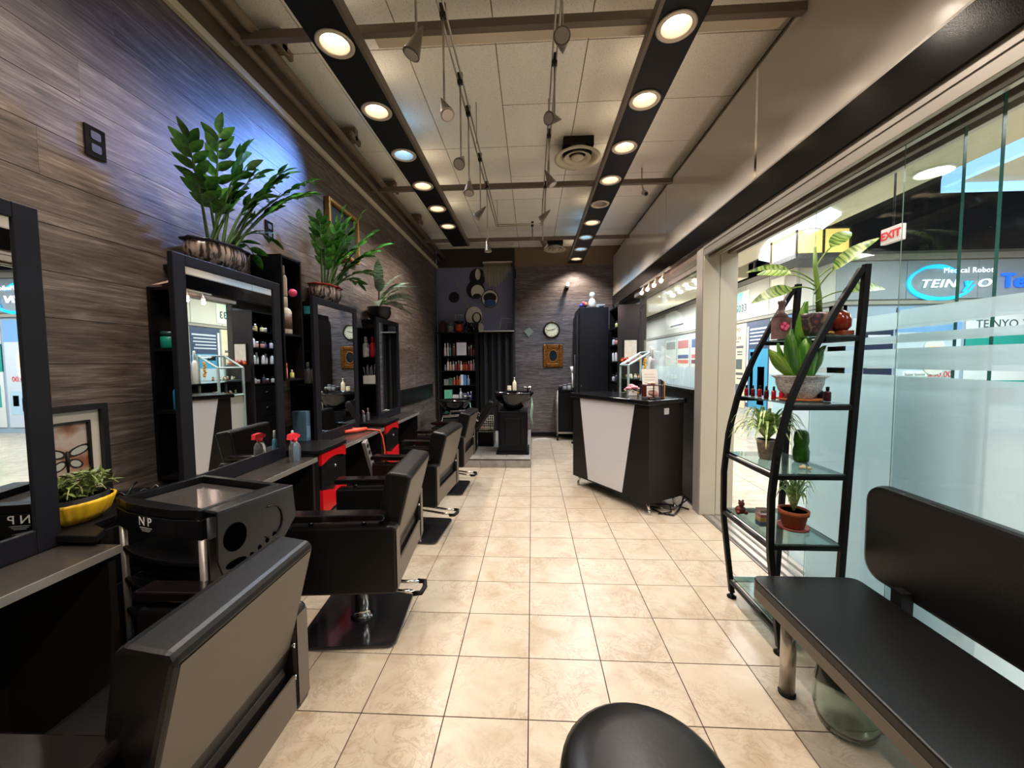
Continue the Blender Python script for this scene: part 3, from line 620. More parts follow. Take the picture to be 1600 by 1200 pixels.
# ------------------------------------------------------------------ LEFT STATIONS
NM = ['nearest the camera', 'behind the tool trolley', 'third along the wall', 'farthest along the wall']
MR = [(-.95, -.275, 1.862), (.17, .872, 1.862), (1.225, 1.90, 1.852), (2.325, 2.965, 1.835)]
for k, (a, b, zt) in enumerate(MR):
    lb = ['tall black-framed salon mirror cut off by the left edge of the photo', 'tall black-framed salon mirror reflecting the desk and glass display case', 'tall black-framed salon mirror reflecting the clock and gold frame', 'narrow-looking black-framed salon mirror farthest along the wall'][k]
    t = thing('salon_mirror', lb, 'mirror', (-1.5, (a+b)/2, .8), 'black-framed mirrors along the plank wall')
    fwid = .062
    fr = MB().box(-1.525, -1.5, a, a+fwid, .802, zt).box(-1.525, -1.5, b-fwid, b, .802, zt).box(-1.525, -1.5, a+fwid, b-fwid, zt-.048, zt).box(-1.525, -1.5, a+fwid, b-fwid, .802, .875)
    part('frame', fr, frameb, t, .003)
    part('mirror_glass', MB().box(-1.522, -1.507, a+fwid, b-fwid, .875, zt-.048), mirror, t)
    part('backing_box', MB().box(-1.739, -1.526, a+.20, b-.01, zt-.03, zt-.004), blk, t, label='black shelf board behind the top of the mirror')
CT = [(-1.9, -.265), (.19, .885), (1.25, 1.97), (2.34, 3.06)]
for k, (a, b) in enumerate(CT):
    t = thing('station_counter', 'dark worktop and side panels of the styling station ' + NM[k], 'counter', (-1.52, (a+b)/2, 0), 'styling station worktops')
    part('worktop', MB().box(-1.738, -1.315, a, b, .772, .8), ctop, t, .003)
    part('edge_strip', MB().box(-1.3145, -1.310, a, b, .774, .799), alu, t)
    sp = M('side_panel', (30, 27, 25), .45, spec=.25)
    part('side_panel', MB().box(-1.735, -1.33, b-.026, b-.004, .001, .771), sp, t)
    part('side_panel', MB().box(-1.735, -1.33, a+.004, a+.026, .001, .771), sp, t)
    part('modesty_panel', MB().box(-1.735, -1.71, a+.026, b-.026, .001, .771), blk2, t)
    part('footrest', MB().tube([(-1.42, a+.03, .12), (-1.42, b-.03, .12)], .014, 8), steel, t)
# drawer cabinets
def cabinet(label, y0, y1, redfront, clip=.06, fx=-1.30, top=None):
    t = thing('drawer_cabinet', label, 'cabinet', (-1.52, (y0+y1)/2, 0))
    part('top_panel', MB().prism(top or [(-1.738, y0), (-1.33-clip, y0), (-1.30, y0+clip), (-1.30, y1), (-1.738, y1)], .815, .838), blk, t, .003)
    part('carcass', MB().prism([(-1.735, y0+.004), (fx-.045-clip, y0+.004), (fx-.025, y0+clip+.01), (fx-.025, y1-.004), (-1.735, y1-.004)], .001, .814), M('side_panel'), t)
    if redfront:
        fy0, fy1 = y0+clip+.01, y1-.008
        zs = [.805, .745, .56, .5, .30, .03]
        def wav(z, amp, up):
            n = 10; return [(fy0+(fy1-fy0)*i/n, z+amp*(math.sin(PI*i/n) if up else (-abs(i/n-.5)*2+1))) for i in range(n+1)]
        f1 = [(fy0, .805), (fy1, .805)] + wav(.735, .03, True)[::-1]
        part('drawer_front', MB().prism(f1, -1.325, -1.305, 'x'), red, t, label='red curved drawer front')
        d = part('drawer_front', MB().box(-1.325, -1.308, fy0, fy1, .585, .73), blk, t)
        part('handle', MB().ball((-1.303, (fy0+fy1)/2, .70), .010, 8), chrome, d)
        f2 = [(fy0, .575), ((fy0+fy1)/2-.03, .545), ((fy0+fy1)/2, .525), ((fy0+fy1)/2+.03, .545), (fy1, .575)] + wav(.40, .03, True)[::-1]
        part('drawer_front', MB().prism(f2, -1.325, -1.305, 'x'), red, t, label='red drawer front with a notch')
        d = part('drawer_front', MB().box(-1.325, -1.308, fy0, fy1, .03, .395), M('drawer_taupe', (86, 76, 68), .4), t, label='taupe drawer front')
        part('handle', MB().ball((-1.303, (fy0+fy1)/2, .36), .010, 8), chrome, d)
    else:
        for z0, z1 in ((.6, .8), (.35, .59), (.03, .34)):
            d = part('drawer_front', MB().box(fx-.025, fx-.008, y0+clip+.012, y1-.008, z0, z1), blk, t, .003)
            part('handle', MB().ball((fx-.003, (y0+y1)/2+.02, z1-.04), .010, 8), chrome, d)
    return t
cabinet('black cabinet with clipped corner under the yellow planter', -.258, .183, False, .06, -1.47, [(-1.738, -.292), (-1.362, -.292), (-1.40, -.235), (-1.485, -.2), (-1.485, .183), (-1.738, .183)])
cabinet('cabinet with red and black drawers beside the spray bottle', .892, 1.243, True, .02)
cabinet('cabinet with red drawers behind the second chair and orange cable', 1.977, 2.333, True, .02)
# open shelf towers: one faces the room, the others open towards the camera behind the mirrors
def tower(label, x1, y0, y1, z0, z1, shelves):
    t = thing('shelf_tower', label, 'shelf', (-1.64, (y0+y1)/2, z0), 'black open shelf towers between the mirrors')
    part('side_panel', MB().box(-1.738, x1, y0, y0+.014, z0, z1), blk, t)
    part('side_panel', MB().box(-1.738, x1, y1-.014, y1, z0, z1), blk, t)
    part('back_panel', MB().box(-1.738, -1.732, y0+.014, y1-.014, z0, z1), blk2, t)
    for z in [z0, z1-.014] + shelves: part('shelf', MB().box(-1.731, x1-.004, y0+.0145, y1-.0145, z, z+.013), blk, t)
def cubby(label, y0, z1, shelves):
    x0, x1, y1, z0 = -1.737, -1.528, y0+.22, .84
    t = thing('shelf_tower', label, 'shelf', (-1.64, (y0+y1)/2, z0), 'black open shelf towers between the mirrors')
    part('side_panel', MB().box(x0, x0+.014, y0, y1, z0, z1), blk, t); part('side_panel', MB().box(x1-.014, x1, y0, y1, z0, z1), blk, t)
    part('back_panel', MB().box(x0+.014, x1-.014, y1-.008, y1, z0, z1), blk2, t)
    for z in [z0, z1-.014] + shelves: part('shelf', MB().box(x0+.0145, x1-.0145, y0+.004, y1-.0085, z-.013 if z not in (z0, z1-.014) else z, z if z not in (z0, z1-.014) else z+.013), blk, t)
cubby('black open shelf tower holding the blue bottle behind the second mirror', .28, 1.736, [1.165, 1.455])
tower('tall black wall box holding the big brown bottle between second and third mirror', -1.541, .955, 1.166, 1.27, 2.065, [1.56])
cubby('black shelf tower with the teal box on it behind the third mirror', 1.305, 1.738, [1.23, 1.48])
cubby('black shelf tower with white and red cans behind the last mirror', 2.41, 1.736, [1.165, 1.44])
# generic bottles
def bottle(label, loc, h, r, col, cap=(235, 235, 232), kind='bottle', group=None, cat='bottle', band=None):
    x, y, z = loc; z += .0005
    t = thing(kind, label, cat, (x, y, z), group)
    bm = M('bt%d%d%d' % tuple(col), col, .3)
    if kind == 'jar':
        part('body', MB().lathe([(.9*r, 0), (r, .004), (r, h*.66), (.9*r, h*.7)], (x, y, z), 18), bm, t)
        part('lid', MB().lathe([(.97*r, h*.7), (.97*r, h), (.85*r, h)], (x, y, z), 18), M('bt%d%d%d' % tuple(cap), cap, .3), t); return t
    hb = h*.72
    part('body', MB().lathe([(.92*r, 0), (r, .006), (r, hb*.82), (.82*r, hb*.92), (.36*r, hb)], (x, y, z), 18), bm, t)
    if band: part('label_band', MB().lathe([(r*1.012, hb*.18), (r*1.012, hb*.75)], (x, y, z), 18), M('bt%d%d%d' % tuple(band), band, .5), t)
    cm = M('bt%d%d%d' % tuple(cap), cap, .35)
    if kind == 'pump_bottle':
        part('pump', MB().lathe([(.36*r, hb), (.42*r, hb+.001), (.42*r, hb+h*.08), (.14*r, hb+h*.09), (.14*r, h*.93), (.4*r, h*.93), (.4*r, h)], (x, y, z), 14).tube([(x, y, z+h*.965), (x, y-r*1.1, z+h*.955)], r*.13, 6), cm, t)
    elif kind == 'spray_bottle':
        part('trigger_head', MB().lathe([(.36*r, hb), (.45*r, hb+.001), (.45*r, hb+h*.09)], (x, y, z), 12).prism([(y-r*1.2, z+h*.86), (y+r*.7, z+h*.86), (y+r*.9, z+h*.93), (y+r*.2, z+h), (y-r*1.2, z+h*.97)], x-r*.3, x+r*.3, 'x'), cm, t)
    else:
        part('cap', MB().lathe([(.36*r, hb), (.5*r, hb+.001), (.5*r, h*.97), (.4*r, h)], (x, y, z), 14), cm, t)
    return t
def carton(label, loc, sx, sy, sz, col, cat='box', rz=0, front=None, name='carton'):
    x, y, z = loc; z += .0005
    t = thing(name, label, cat, (x, y, z))
    R_ = Matrix.Translation((x, y, z)) @ Matrix.Rotation(rz, 4, 'Z')
    part('box_body', MB().box(-sx/2, sx/2, -sy/2, sy/2, 0, sz, R_), M('bt%d%d%d' % tuple(col), col, .5), t, .0015)
    if front: part('print', MB().box(sx/2, sx/2+.001, -sy*.42, sy*.42, sz*.1, sz*.5, R_), M('bt%d%d%d' % tuple(front), front, .5), t)
    return t
# items tower A
bottle('blue plastic bottle in the shelf tower behind the second mirror', (-1.645, .335, 1.165), .15, .034, (30, 150, 205), (30, 140, 200))
bottle('teal jar with dark lid in the shelf tower behind the second mirror', (-1.685, .33, 1.455), .08, .036, (20, 140, 120), (25, 60, 60), 'jar', cat='jar')
bottle('dark red jar beside the teal jar in the shelf tower', (-1.60, .35, 1.455), .09, .032, (120, 20, 50), (60, 14, 24), 'jar', cat='jar')
carton('small white and orange box standing behind the teal jar', (-1.69, .40, 1.455), .065, .03, .15, (230, 222, 205))
carton('pale teal card box high in the shelf tower behind the dark red jar', (-1.60, .44, 1.455), .09, .06, .19, (80, 130, 130))
mb = MB()
for i in range(7):
    for j in range(5):
        mb.v.append((-1.72+.042*j, .285+.03*i, 1.738+.06*math.sin(PI*(i+.3)/6.6)*math.sin(PI*(j+.5)/5)+random.uniform(0, .012)))
for i in range(6):
    for j in range(4): mb.f.append([i*5+j, i*5+j+1, i*5+j+6, i*5+j+5]); mb.sm.append(False)
mb.box(-1.70, -1.57, .32, .44, 1.737, 1.765)
solo('plastic_bag', 'crumpled clear bag with pinkish contents on top of the shelf tower', 'bag', mb, M('bag_film', (178, 150, 134), .2))
# items tower B / C
bottle('large brown and cream shampoo bottle standing in the tall wall box', (-1.60, 1.06, 1.574), .245, .043, (214, 200, 182), (226, 214, 200), band=(92, 66, 54))
bottle('slim pale bottle with a pink ball on it standing above the brown shampoo bottle', (-1.60, 1.06, 1.82), .20, .022, (196, 178, 162), (206, 190, 178))
bottle('small jar with orange lid at the bottom of the tall wall box', (-1.60, 1.02, 1.284), .10, .028, (214, 120, 110), (226, 96, 50), 'jar', cat='jar')
bottle('tiny yellow bottle at the bottom of the tall wall box', (-1.60, 1.115, 1.284), .055, .013, (210, 205, 120), (220, 215, 190))
carton('bright teal small box on top of the shelf tower by the third mirror', (-1.58, 1.36, 1.739), .09, .08, .055, (60, 160, 170))
bottle('beige bottle in the shelf tower by the third mirror', (-1.57, 1.345, 1.23), .18, .024, (190, 176, 140), (200, 190, 160))
bottle('grey bottle in the shelf tower by the third mirror', (-1.63, 1.35, 1.23), .16, .026, (120, 122, 120), (160, 160, 158))
solo('ball', 'pink ball tucked between bottles in the tall wall box', 'ball', MB().ball((-1.548, 1.075, 1.845), .026, 14), M('pink_ball', (206, 70, 110), .3))
# tower D items
bottle('white aerosol can in the shelf tower left of the last mirror', (-1.67, 2.46, 1.44), .21, .032, (226, 226, 232), (226, 226, 232), 'spray_can', cat='spray can')
bottle('red aerosol can in the shelf tower left of the last mirror', (-1.60, 2.46, 1.44), .21, .026, (190, 30, 40), (200, 30, 40), 'spray_can', cat='spray can')
bottle('blue-white slim can in the shelf tower left of the last mirror', (-1.562, 2.455, 1.44), .15, .016, (120, 140, 190), (220, 220, 230), 'spray_can', cat='spray can')
t = thing('storage_tub', 'white plastic tub full of combs in the shelf tower left of the last mirror', 'tub', (-1.62, 2.5, 1.166))
part('tub', MB().box(-1.70, -1.56, 2.43, 2.58, 1.166, 1.255), white, t, .006)
for k in range(9): part('comb', MB().tube([(-1.69+.013*k, 2.47+.01*(k % 3), 1.25), (-1.69+.013*k+random.uniform(-.02, .02), 2.46+.01*(k % 3), 1.34+.01*(k % 4))], .005, 5), M('comb_grey', (150, 150, 165), .4), t)
# counter items
t = thing('spray_bottle', 'clear spray bottle with red trigger head on the counter by the red drawers', 'bottle', (-1.40, .80, .801))
part('body', MB().lathe([(.030, 0), (.032, .005), (.032, .085), (.022, .105), (.013, .115)], (-1.40, .80, .801), 18), M('clear_plastic', (200, 205, 208), .1, trans=.9), t)
part('trigger_head', MB().lathe([(.014, .115), (.016, .116), (.016, .135)], (-1.40, .80, .801), 12).prism([(.745, .935), (.83, .935), (.842, .95), (.80, .968), (.75, .965)], -1.412, -1.388, 'x'), M('trigger_red', (225, 50, 60), .35), t)
carton('blue-grey upright box at the foot of the wall box beside the spray bottle', (-1.60, 1.20, .838), .10, .05, .21, (70, 100, 120), front=(100, 130, 150))
bottle('tall thin blue-patterned bottle on the counter right of the second mirror', (-1.45, .86, .801), .17, .014, (70, 120, 150), (190, 190, 190))
bottle('tiny yellow bottle on the cabinet right of the second mirror', (-1.50, .93, .838), .05, .012, (230, 200, 40), (240, 210, 60))
t = thing('power_strip', 'grey multi-socket power strip hanging from the third counter by orange cable', 'power strip', (-1.29, 1.55, .5))
P0 = Vector((-1.285, 1.50, .775)); P1 = Vector((-1.265, 1.62, .47)); ax = (P1-P0).normalized(); sd = Vector((0, 1, .35)).normalized(); nn_ = ax.cross(sd).normalized(); sd = nn_.cross(ax)
def bar6(p0, p1, w_, d_):
    a = (p1-p0).normalized(); m_ = MB()
    vv = [p+sx*sd*w_/2+sz*nn_*d_/2 for p in (p0, p1) for sx, sz in ((-1, -1), (1, -1), (1, 1), (-1, 1))]
    return m_.add(vv, [(0, 1, 2, 3), (7, 6, 5, 4), (0, 4, 5, 1), (1, 5, 6, 2), (2, 6, 7, 3), (3, 7, 4, 0)])
part('housing', bar6(P0, P1, .055, .03), M('strip_grey', (128, 126, 124), .4), t, .004)
for k in range(5):
    c_ = P0+(P1-P0)*(.14+.18*k)
    for s_ in (-1, 1): part('socket', MB().tube([c_+nn_*s_*.0145, c_+nn_*s_*.0165], .018, 12), blk2, t)
ora = M('orange_cable', (236, 84, 60), .4)
solo('extension_cord', 'orange-red power cord lying over the third counter and hanging down', 'cord', MB().tube([(-1.58, 1.86, .845), (-1.50, 1.76, .83), (-1.40, 1.82, .81), (-1.33, 1.80, .812), (-1.298, 1.83, .80), (-1.285, 1.86, .74), (-1.275, 1.88, .62), (-1.28, 1.86, .5)], .007, 8), ora)
solo('hair_clipper', 'orange-red clipper set lying on the third counter', 'clipper', MB().tube([(-1.50, 1.62, .824), (-1.44, 1.72, .822), (-1.40, 1.80, .822)], [.012, .02, .012], 10), ora)
for k in range(6):
    bottle('small %s bottle in the cluster beside the orange cord, %s' % (['blue-grey', 'black', 'grey'][k % 3], ['front row', 'back row'][k//3]), (-1.62+.045*(k % 3), 2.03+.06*(k//3)+.01*k, .838), .10+.02*(k % 2), .014, [(60, 66, 90), (30, 30, 34), (90, 90, 96)][k % 3], (150, 120, 120), group='dark bottles on the cabinet by the orange cord')
# clips and tools left of tower A
t = thing('clip_pile', 'dark hair clips and curled cable lying behind the trolley by the plank wall', 'hair tools', (-1.62, .0, .839))
for k in range(7): part('clip', MB().tube([(-1.68+.02*k, -.08+.03*k, .846), (-1.66+.02*k, -.05+.03*k, .862+.006*(k % 3)), (-1.63+.018*k, -.04+.03*k, .848)], .006, 6), blkg, t)
part('cable', MB().tube([(-1.60, -.1+.02*k, .87+.03*math.sin(k)) for k in range(9)], .004, 6), blkg, t)
# butterfly picture
t = thing('wall_picture', 'black-framed butterfly picture leaning on the plank wall behind the yellow planter', 'picture', (-1.70, -.17, .84))
a0, a1, z0, z1 = -.42, .052, .84, 1.228
part('frame', MB().box(-1.725, -1.695, a0, a0+.022, z0, z1).box(-1.725, -1.695, a1-.022, a1, z0, z1).box(-1.725, -1.695, a0+.022, a1-.022, z1-.022, z1).box(-1.725, -1.695, a0+.022, a1-.022, z0, z0+.022), M('pic_black', (20, 18, 18), .4), t)
part('mat_board', MB().box(-1.722, -1.712, a0+.022, a1-.022, z0+.022, z1-.022), M('mat_white', (205, 196, 182), .7), t)
part('inner_frame', MB().box(-1.712, -1.70, a0+.06, a0+.068, z0+.06, z1-.06).box(-1.712, -1.70, a1-.068, a1-.06, z0+.06, z1-.06).box(-1.712, -1.70, a0+.068, a1-.068, z1-.068, z1-.06).box(-1.712, -1.70, a0+.068, a1-.068, z0+.06, z0+.068), _M['pic_black'], t)
mt_, nt_, b_ = nodes('rust_paper'); gg = nt_.nodes.new('ShaderNodeNewGeometry'); nn = nt_.nodes.new('ShaderNodeTexNoise'); nn.inputs['Scale'].default_value = 11; nn.inputs['Detail'].default_value = 6
nt_.links.new(gg.outputs['Position'], nn.inputs['Vector']); rr_ = ramp(nt_, [(.42, (186, 172, 160)), (.52, (176, 140, 118)), (.62, (140, 84, 58))]); nt_.links.new(nn.outputs['Fac'], rr_.inputs[0]); nt_.links.new(rr_.outputs[0], b_.inputs['Base Color'])
part('print', MB().box(-1.712, -1.710, a0+.068, a1-.068, z0+.068, z1-.068), _M['rust_paper'], t)
bw = M('butterfly_dark', (36, 26, 26), .5); bl_ = M('butterfly_light', (176, 176, 166), .5)
cy_, cz_ = -.085, 1.03
for s_ in (-1, 1):
    for (dy, dz, L_, W_, an) in ((.040, .026, .043, .018, 18), (.026, -.022, .027, .017, -30)):
        for m_, sc_, dx in ((bw, 1, 0), (bl_, .68, .0006)):
            pp = []
            for q in range(16):
                u = 2*PI*q/16; px_, pz_ = L_*sc_*math.cos(u), W_*sc_*math.sin(u); a_ = math.radians(an)
                pp.append((cy_+s_*(dy+px_*math.cos(a_)-pz_*math.sin(a_)), cz_+dz+px_*math.sin(a_)+pz_*math.cos(a_)))
            if s_ < 0: pp = pp[::-1]
            part('wing', MB().prism(pp, -1.7095+dx, -1.7090+dx, 'x'), m_, t)
part('butterfly_body', MB().tube([(-1.708, cy_, cz_-.05), (-1.708, cy_, cz_), (-1.708, cy_, cz_+.03)], [.003, .006, .003], 8), bw, t)
# outlets
for k, (y, z, lb) in enumerate(((.104, 2.275, 'black wall socket high on the planks nearest the camera'), (1.142, 2.274, 'black wall socket high on the planks between the first two plants'), (2.222, 2.27, 'black wall socket partly hidden between the second and third plant'))):
    t = thing('wall_socket', lb, 'socket', (-1.738, y, z), 'black wall sockets high on the plank wall')
    part('plate', MB().box(-1.7395, -1.732, y-.038, y+.038, z-.06, z+.06), blkg, t, .002)
    for dz in (-.025, .025): part('socket_face', MB().rbox(-1.732, -1.729, y-.018, y+.018, z+dz-.016, z+dz+.016, .007, 'x'), M('socket_grey', (64, 62, 62), .4), t)
# gold picture frame on left wall
t = thing('wall_picture', 'gold-framed dark picture high on the plank wall behind the second plant', 'picture', (-1.72, 2.14, 2.45))
gold = M('gold_frame', (176, 128, 70), .35, .5)
gy0, gy1, gz0, gz1 = 1.86, 2.43, 2.36, 2.80
for a, b, c_, d_ in ((gy0, gy0+.03, gz0, gz1), (gy1-.03, gy1, gz0, gz1), (gy0+.03, gy1-.03, gz0, gz0+.03), (gy0+.03, gy1-.03, gz1-.03, gz1)): part('frame_rail', MB().box(-1.738, -1.69, a, b, c_, d_), gold, t, .006)
part('canvas', MB().box(-1.737, -1.72, gy0+.03, gy1-.03, gz0+.03, gz1-.03), M('canvas_dark', (40, 42, 40), .5, var=.4, scale=9), t)
# low dark ledge along far left wall
solo('side_board', 'glossy black low board along the plank wall beyond the last mirror', 'board', MB().box(-1.737, -1.70, 3.1, 5.2, .80, 1.02), blk, bevel=.004)

# ------------------------------------------------------------------ CHAIRS
def make_chair():
    t = thing('salon_chair', '', 'chair', (0, 0, 0), 'black salon chairs in a row along the mirrors')
    part('base_plate', MB().rbox(-.25, .235, -.235, .235, .003, .018, .04, 'z', 4), M('base_dark', (34, 32, 34), .12, spec=.7), t, .003)
    part('base_rim', MB().rbox(-.253, .238, -.238, .238, .0, .0029, .042, 'z', 4), alu, t)
    part('column', MB().lathe([(.06, .018), (.042, .035), (.036, .06), (.034, .30), (.06, .31), (.06, .335)], (0, 0, 0), 24), chrome, t)
    lv = part('pump_lever', MB().tube([(.03, -.05, .20), (.22, -.04, .17), (.30, -.05, .165)], .009, 8).tube([(.03, .03, .20), (.22, .05, .17), (.30, .05, .165)], .009, 8), chrome, t)
    part('lever_grip', MB().tube([(.29, -.06, .165), (.33, -.055, .165), (.34, 0, .165), (.33, .055, .165), (.29, .06, .165)], .013, 8), blk2, lv)
    part('seat', MB().rbox(-.22, .25, -.235, .235, .37, .49, .035, 'y'), vinyl, t, .018)
    part('seat_base', MB().box(-.2, .22, -.23, .23, .335, .37), blk2, t)
    for s in (-1, 1):
        y0, y1 = (-.31, -.24) if s < 0 else (.24, .31)
        a = part('arm_panel', MB().rbox(-.225, .275, y0, y1, .315, .635, .02, 'y'), vinyl, t, .012)
        part('arm_glare', MB().box(.2752, .2765, y0+.006, y1-.006, .34, .615), vglare, a, label='painted floor glare on the rear of the arm panel')  # thin sheet coloured like floor light reflected off black vinyl
        p = part('armrest', MB().rbox(-.23, .225, y0-.004, y1+.002, .66, .692, .014, 'y'), M('armrest_gloss', (16, 12, 12), .14), t, .006)
        for x in (-.12, .12): part('bolt', MB().tube([(x, (y0+y1)/2, .634), (x, (y0+y1)/2, .66)], .011, 8), chrome, p)
    # leaning backrest
    prof = [(.145, .46), (.235, .44), (.335, .835), (.325, .855), (.235, .87), (.215, .855)]
    part('backrest', MB().prism(prof, -.25, .25, 'y'), vinyl, t, .014)
    part('back_glare', MB().add([(.2378, -.236, .452), (.2378, .236, .452), (.3342, .236, .828), (.3342, -.236, .828)], [(0, 1, 2, 3)]), vglare, t, label='painted floor glare on the rear face of the backrest')  # painted reflection of the lit floor laid over the black backrest
    part('rear_panel', MB().box(.262, .272, -.238, .238, .33, .44), vglare, t, .003)
    for s in (-1, 1):
        h = part('hinge_plate', MB().box(.19, .235, s*.236-.003, s*.236+.003, .40, .56), chrome, t)
        for z in (.43, .53): part('bolt', MB().tube([(.26, s*.243, z), (.272, s*.243, z)], .008, 8), chrome, h)
    return t
ch = make_chair()
ch.scale = (1, .92, 1); ch.location = (-.965, -.56, 0); ch.rotation_euler = (0, 0, math.radians(1)); ch['label'] = 'black salon chair in the lower left corner nearest the camera'
dup(ch, (-.905, .56, 0), math.radians(5), 'black salon chair just behind the tool trolley on a square base plate', (1, 1, 1))
dup(ch, (-.93, 1.655, 0), math.radians(-4), 'black salon chair at the station with the orange cord', (1, 1, 1))
dup(ch, (-.935, 2.73, 0), math.radians(-2), 'black salon chair farthest away by the tiled step', (1, 1, 1))

# ------------------------------------------------------------------ TOOL TROLLEY
t = thing('tool_trolley', '', 'trolley', (0, 0, 0))
hw, hd = .215, .15
tp = M('trolley_plastic', (16, 16, 18), .3, spec=.22)
part('tray', MB().box(-hw, hw, -hd, hd, .872, .876).box(-hw, -hw+.022, -hd, hd, .876, .905).box(hw-.022, hw, -hd, hd, .876, .905).box(-hw+.022, hw-.022, hd-.022, hd, .876, .905)
     .prism([(-hw+.022, -hd+.02), (-hw+.022, -hd), (-.12, -hd-.02), (0, -hd-.026), (.12, -hd-.02), (hw-.022, -hd), (hw-.022, -hd+.02)], .876, .905), tp, t, .004)
part('tray_liner', MB().box(-hw+.03, hw-.03, -hd+.03, hd-.03, .877, .879), M('liner', (58, 54, 52), .15), t)
part('front_apron', MB().prism([(-hw, -hd), (-.12, -hd-.02), (0, -hd-.026), (.12, -hd-.02), (hw, -hd), (hw, -hd+.02), (-hw, -hd+.02)], .805, .872), tp, t, .003)
text('lettering', 'N P', .042, white, (-.01, -hd-.0275, .852), (1, 0, 0), (0, 0, 1), t, .0005)
for k, z in enumerate((.830, .824, .819)): part('print_line', MB().box(-.04+.006*k, .02-.006*k, -hd-.0275, -hd-.0255, z, z+.0015), M('print_grey', (150, 150, 150), .5), t)
for x, y in ((-hw+.012, -hd+.01), (hw-.012, -hd+.01), (-hw+.012, hd-.012), (hw-.012, hd-.012)):
    part('post', MB().tube([(x, y, .09), (x, y, .872)], .011, 10), alu, t)
    c = part('caster', MB().tube([(x-.012, y, .034), (x+.012, y, .034)], .034, 14), blk2, t)
    part('caster_fork', MB().box(x-.014, x+.014, y-.012, y+.012, .05, .09), blk, c)
for k, z in enumerate((.70, .585, .47, .355, .20)):
    d = part('drawer', MB().box(-hw+.03, hw-.03, -hd+.01, hd-.01, z-.055, z+.03), tp, t, .004)
    part('drawer_lip', MB().prism([(-hw+.02, -hd), (-.1, -hd-.022), (0, -hd-.03), (.1, -hd-.022), (hw-.02, -hd), (hw-.02, -hd+.014), (-hw+.02, -hd+.014)], z+.012, z+.03), tp, d, .004)
part('side_panel', MB().box(hw-.001, hw+.003, -hd+.02, hd-.02, .16, .80), M('trolley_side', (44, 40, 37), .4), t)
h = part('tool_holder', MB().prism([(-hd+.01, .90), (hd, .90), (hd+.01, .78), (hd-.06, .70), (-hd+.06, .665), (-hd+.02, .68), (-hd+.005, .74)], hw+.055, hw+.062, 'x').box(hw+.004, hw+.062, -hd+.01, hd, .895, .905), M('holder_plastic', (30, 29, 30), .25), t, .003)
hb_ = M('holder_dark', (3, 3, 3), .9, spec=0.)
def disc_x(cy, cz, ry, rz_, x0, x1, n=20): return MB().prism([(cy+ry*math.cos(2*PI*k/n), cz+rz_*math.sin(2*PI*k/n)) for k in range(n)], x0, x1, 'x')
part('dryer_hole', disc_x(-.085, .80, .04, .048, hw+.0622, hw+.0635), hb_, h)
part('holder_slot', disc_x(-.085, .71, .036, .014, hw+.0622, hw+.0635), hb_, h)
for k in range(4): part('holder_slot', disc_x(-.03+.03*k, .712+.012*k, .007, .009, hw+.0622, hw+.0635, 10), hb_, h)
part('holder_ring', MB().tube([(hw+.065, .05+.045*math.cos(a), .80+.06*math.sin(a)) for a in [PI*.6-k*PI*1.3/12 for k in range(13)]], .003, 6), blkg, h)
t.location = (-1.225, -.045, 0); t.rotation_euler = (0, 0, math.radians(-15)); t['label'] = 'black salon tool trolley with a recessed tray and N P lettering'

# ------------------------------------------------------------------ PLANTS helpers
leafc = {}
def leaf_mesh(key, L_, W_, mt, droop=.25, fold=.25, n=6, tip=1.0):
    if key in leafc: return leafc[key]
    mb = MB(); vv = []
    for i in range(n+1):
        u = i/n; wd = W_*math.sin(PI*min(1, u**.8*.97+.015))**.8; zc = -droop*L_*u*u
        vv += [(L_*u, -wd/2, zc+fold*wd/2), (L_*u, 0, zc), (L_*u, wd/2, zc+fold*wd/2)]
    fs = []
    for i in range(n): fs += [(3*i, 3*i+1, 3*i+4, 3*i+3), (3*i+1, 3*i+2, 3*i+5, 3*i+4)]
    mb.add(vv, fs, True); leafc[key] = mb.mesh('leaf', mt); return leafc[key]
def leaf_mat(key, c1, c2, stripe='none', scale=20):
    mt, nt, b = nodes(key); L = nt.links.new
    tc = nt.nodes.new('ShaderNodeTexCoord'); n = nt.nodes.new('ShaderNodeTexNoise'); n.inputs['Scale'].default_value = scale; n.inputs['Detail'].default_value = 3
    mp = nt.nodes.new('ShaderNodeMapping'); L(tc.outputs['Object'], mp.inputs['Vector'])
    if stripe == 'cross': mp.inputs['Scale'].default_value = (5, .6, .6)
    if stripe == 'long': mp.inputs['Scale'].default_value = (.25, 4, 1)
    L(mp.outputs[0], n.inputs['Vector'])
    r = ramp(nt, [(.42, c1), (.58, c2)]); L(n.outputs['Fac'], r.inputs[0])
    oi = nt.nodes.new('ShaderNodeObjectInfo'); mr = nt.nodes.new('ShaderNodeMapRange'); mr.inputs[3].default_value = .75; mr.inputs[4].default_value = 1.25; L(oi.outputs['Random'], mr.inputs[0])
    h = nt.nodes.new('ShaderNodeHueSaturation'); L(r.outputs[0], h.inputs['Color']); L(mr.outputs[0], h.inputs['Value']); L(h.outputs[0], b.inputs['Base Color'])
    b.inputs['Roughness'].default_value = .32; b.inputs['Specular IOR Level'].default_value = .5
    return mt
leaf_mat('zz_leaf', (30, 78, 24), (70, 130, 44)); leaf_mat('agl_leaf', (30, 56, 34), (140, 158, 136), 'cross', 14)
leaf_mat('dief_leaf', (44, 92, 24), (150, 172, 92), 'cross', 18); leaf_mat('snake_leaf', (44, 96, 22), (104, 150, 50), 'cross', 9)
leaf_mat('snake_edge', (90, 130, 30), (150, 176, 60), 'cross', 9)
leaf_mat('spider_leaf', (104, 150, 60), (206, 218, 150), 'long', 60); leaf_mat('herb_leaf', (92, 110, 56), (150, 160, 96))
stemg = M('stem_green', (66, 98, 44), .5)
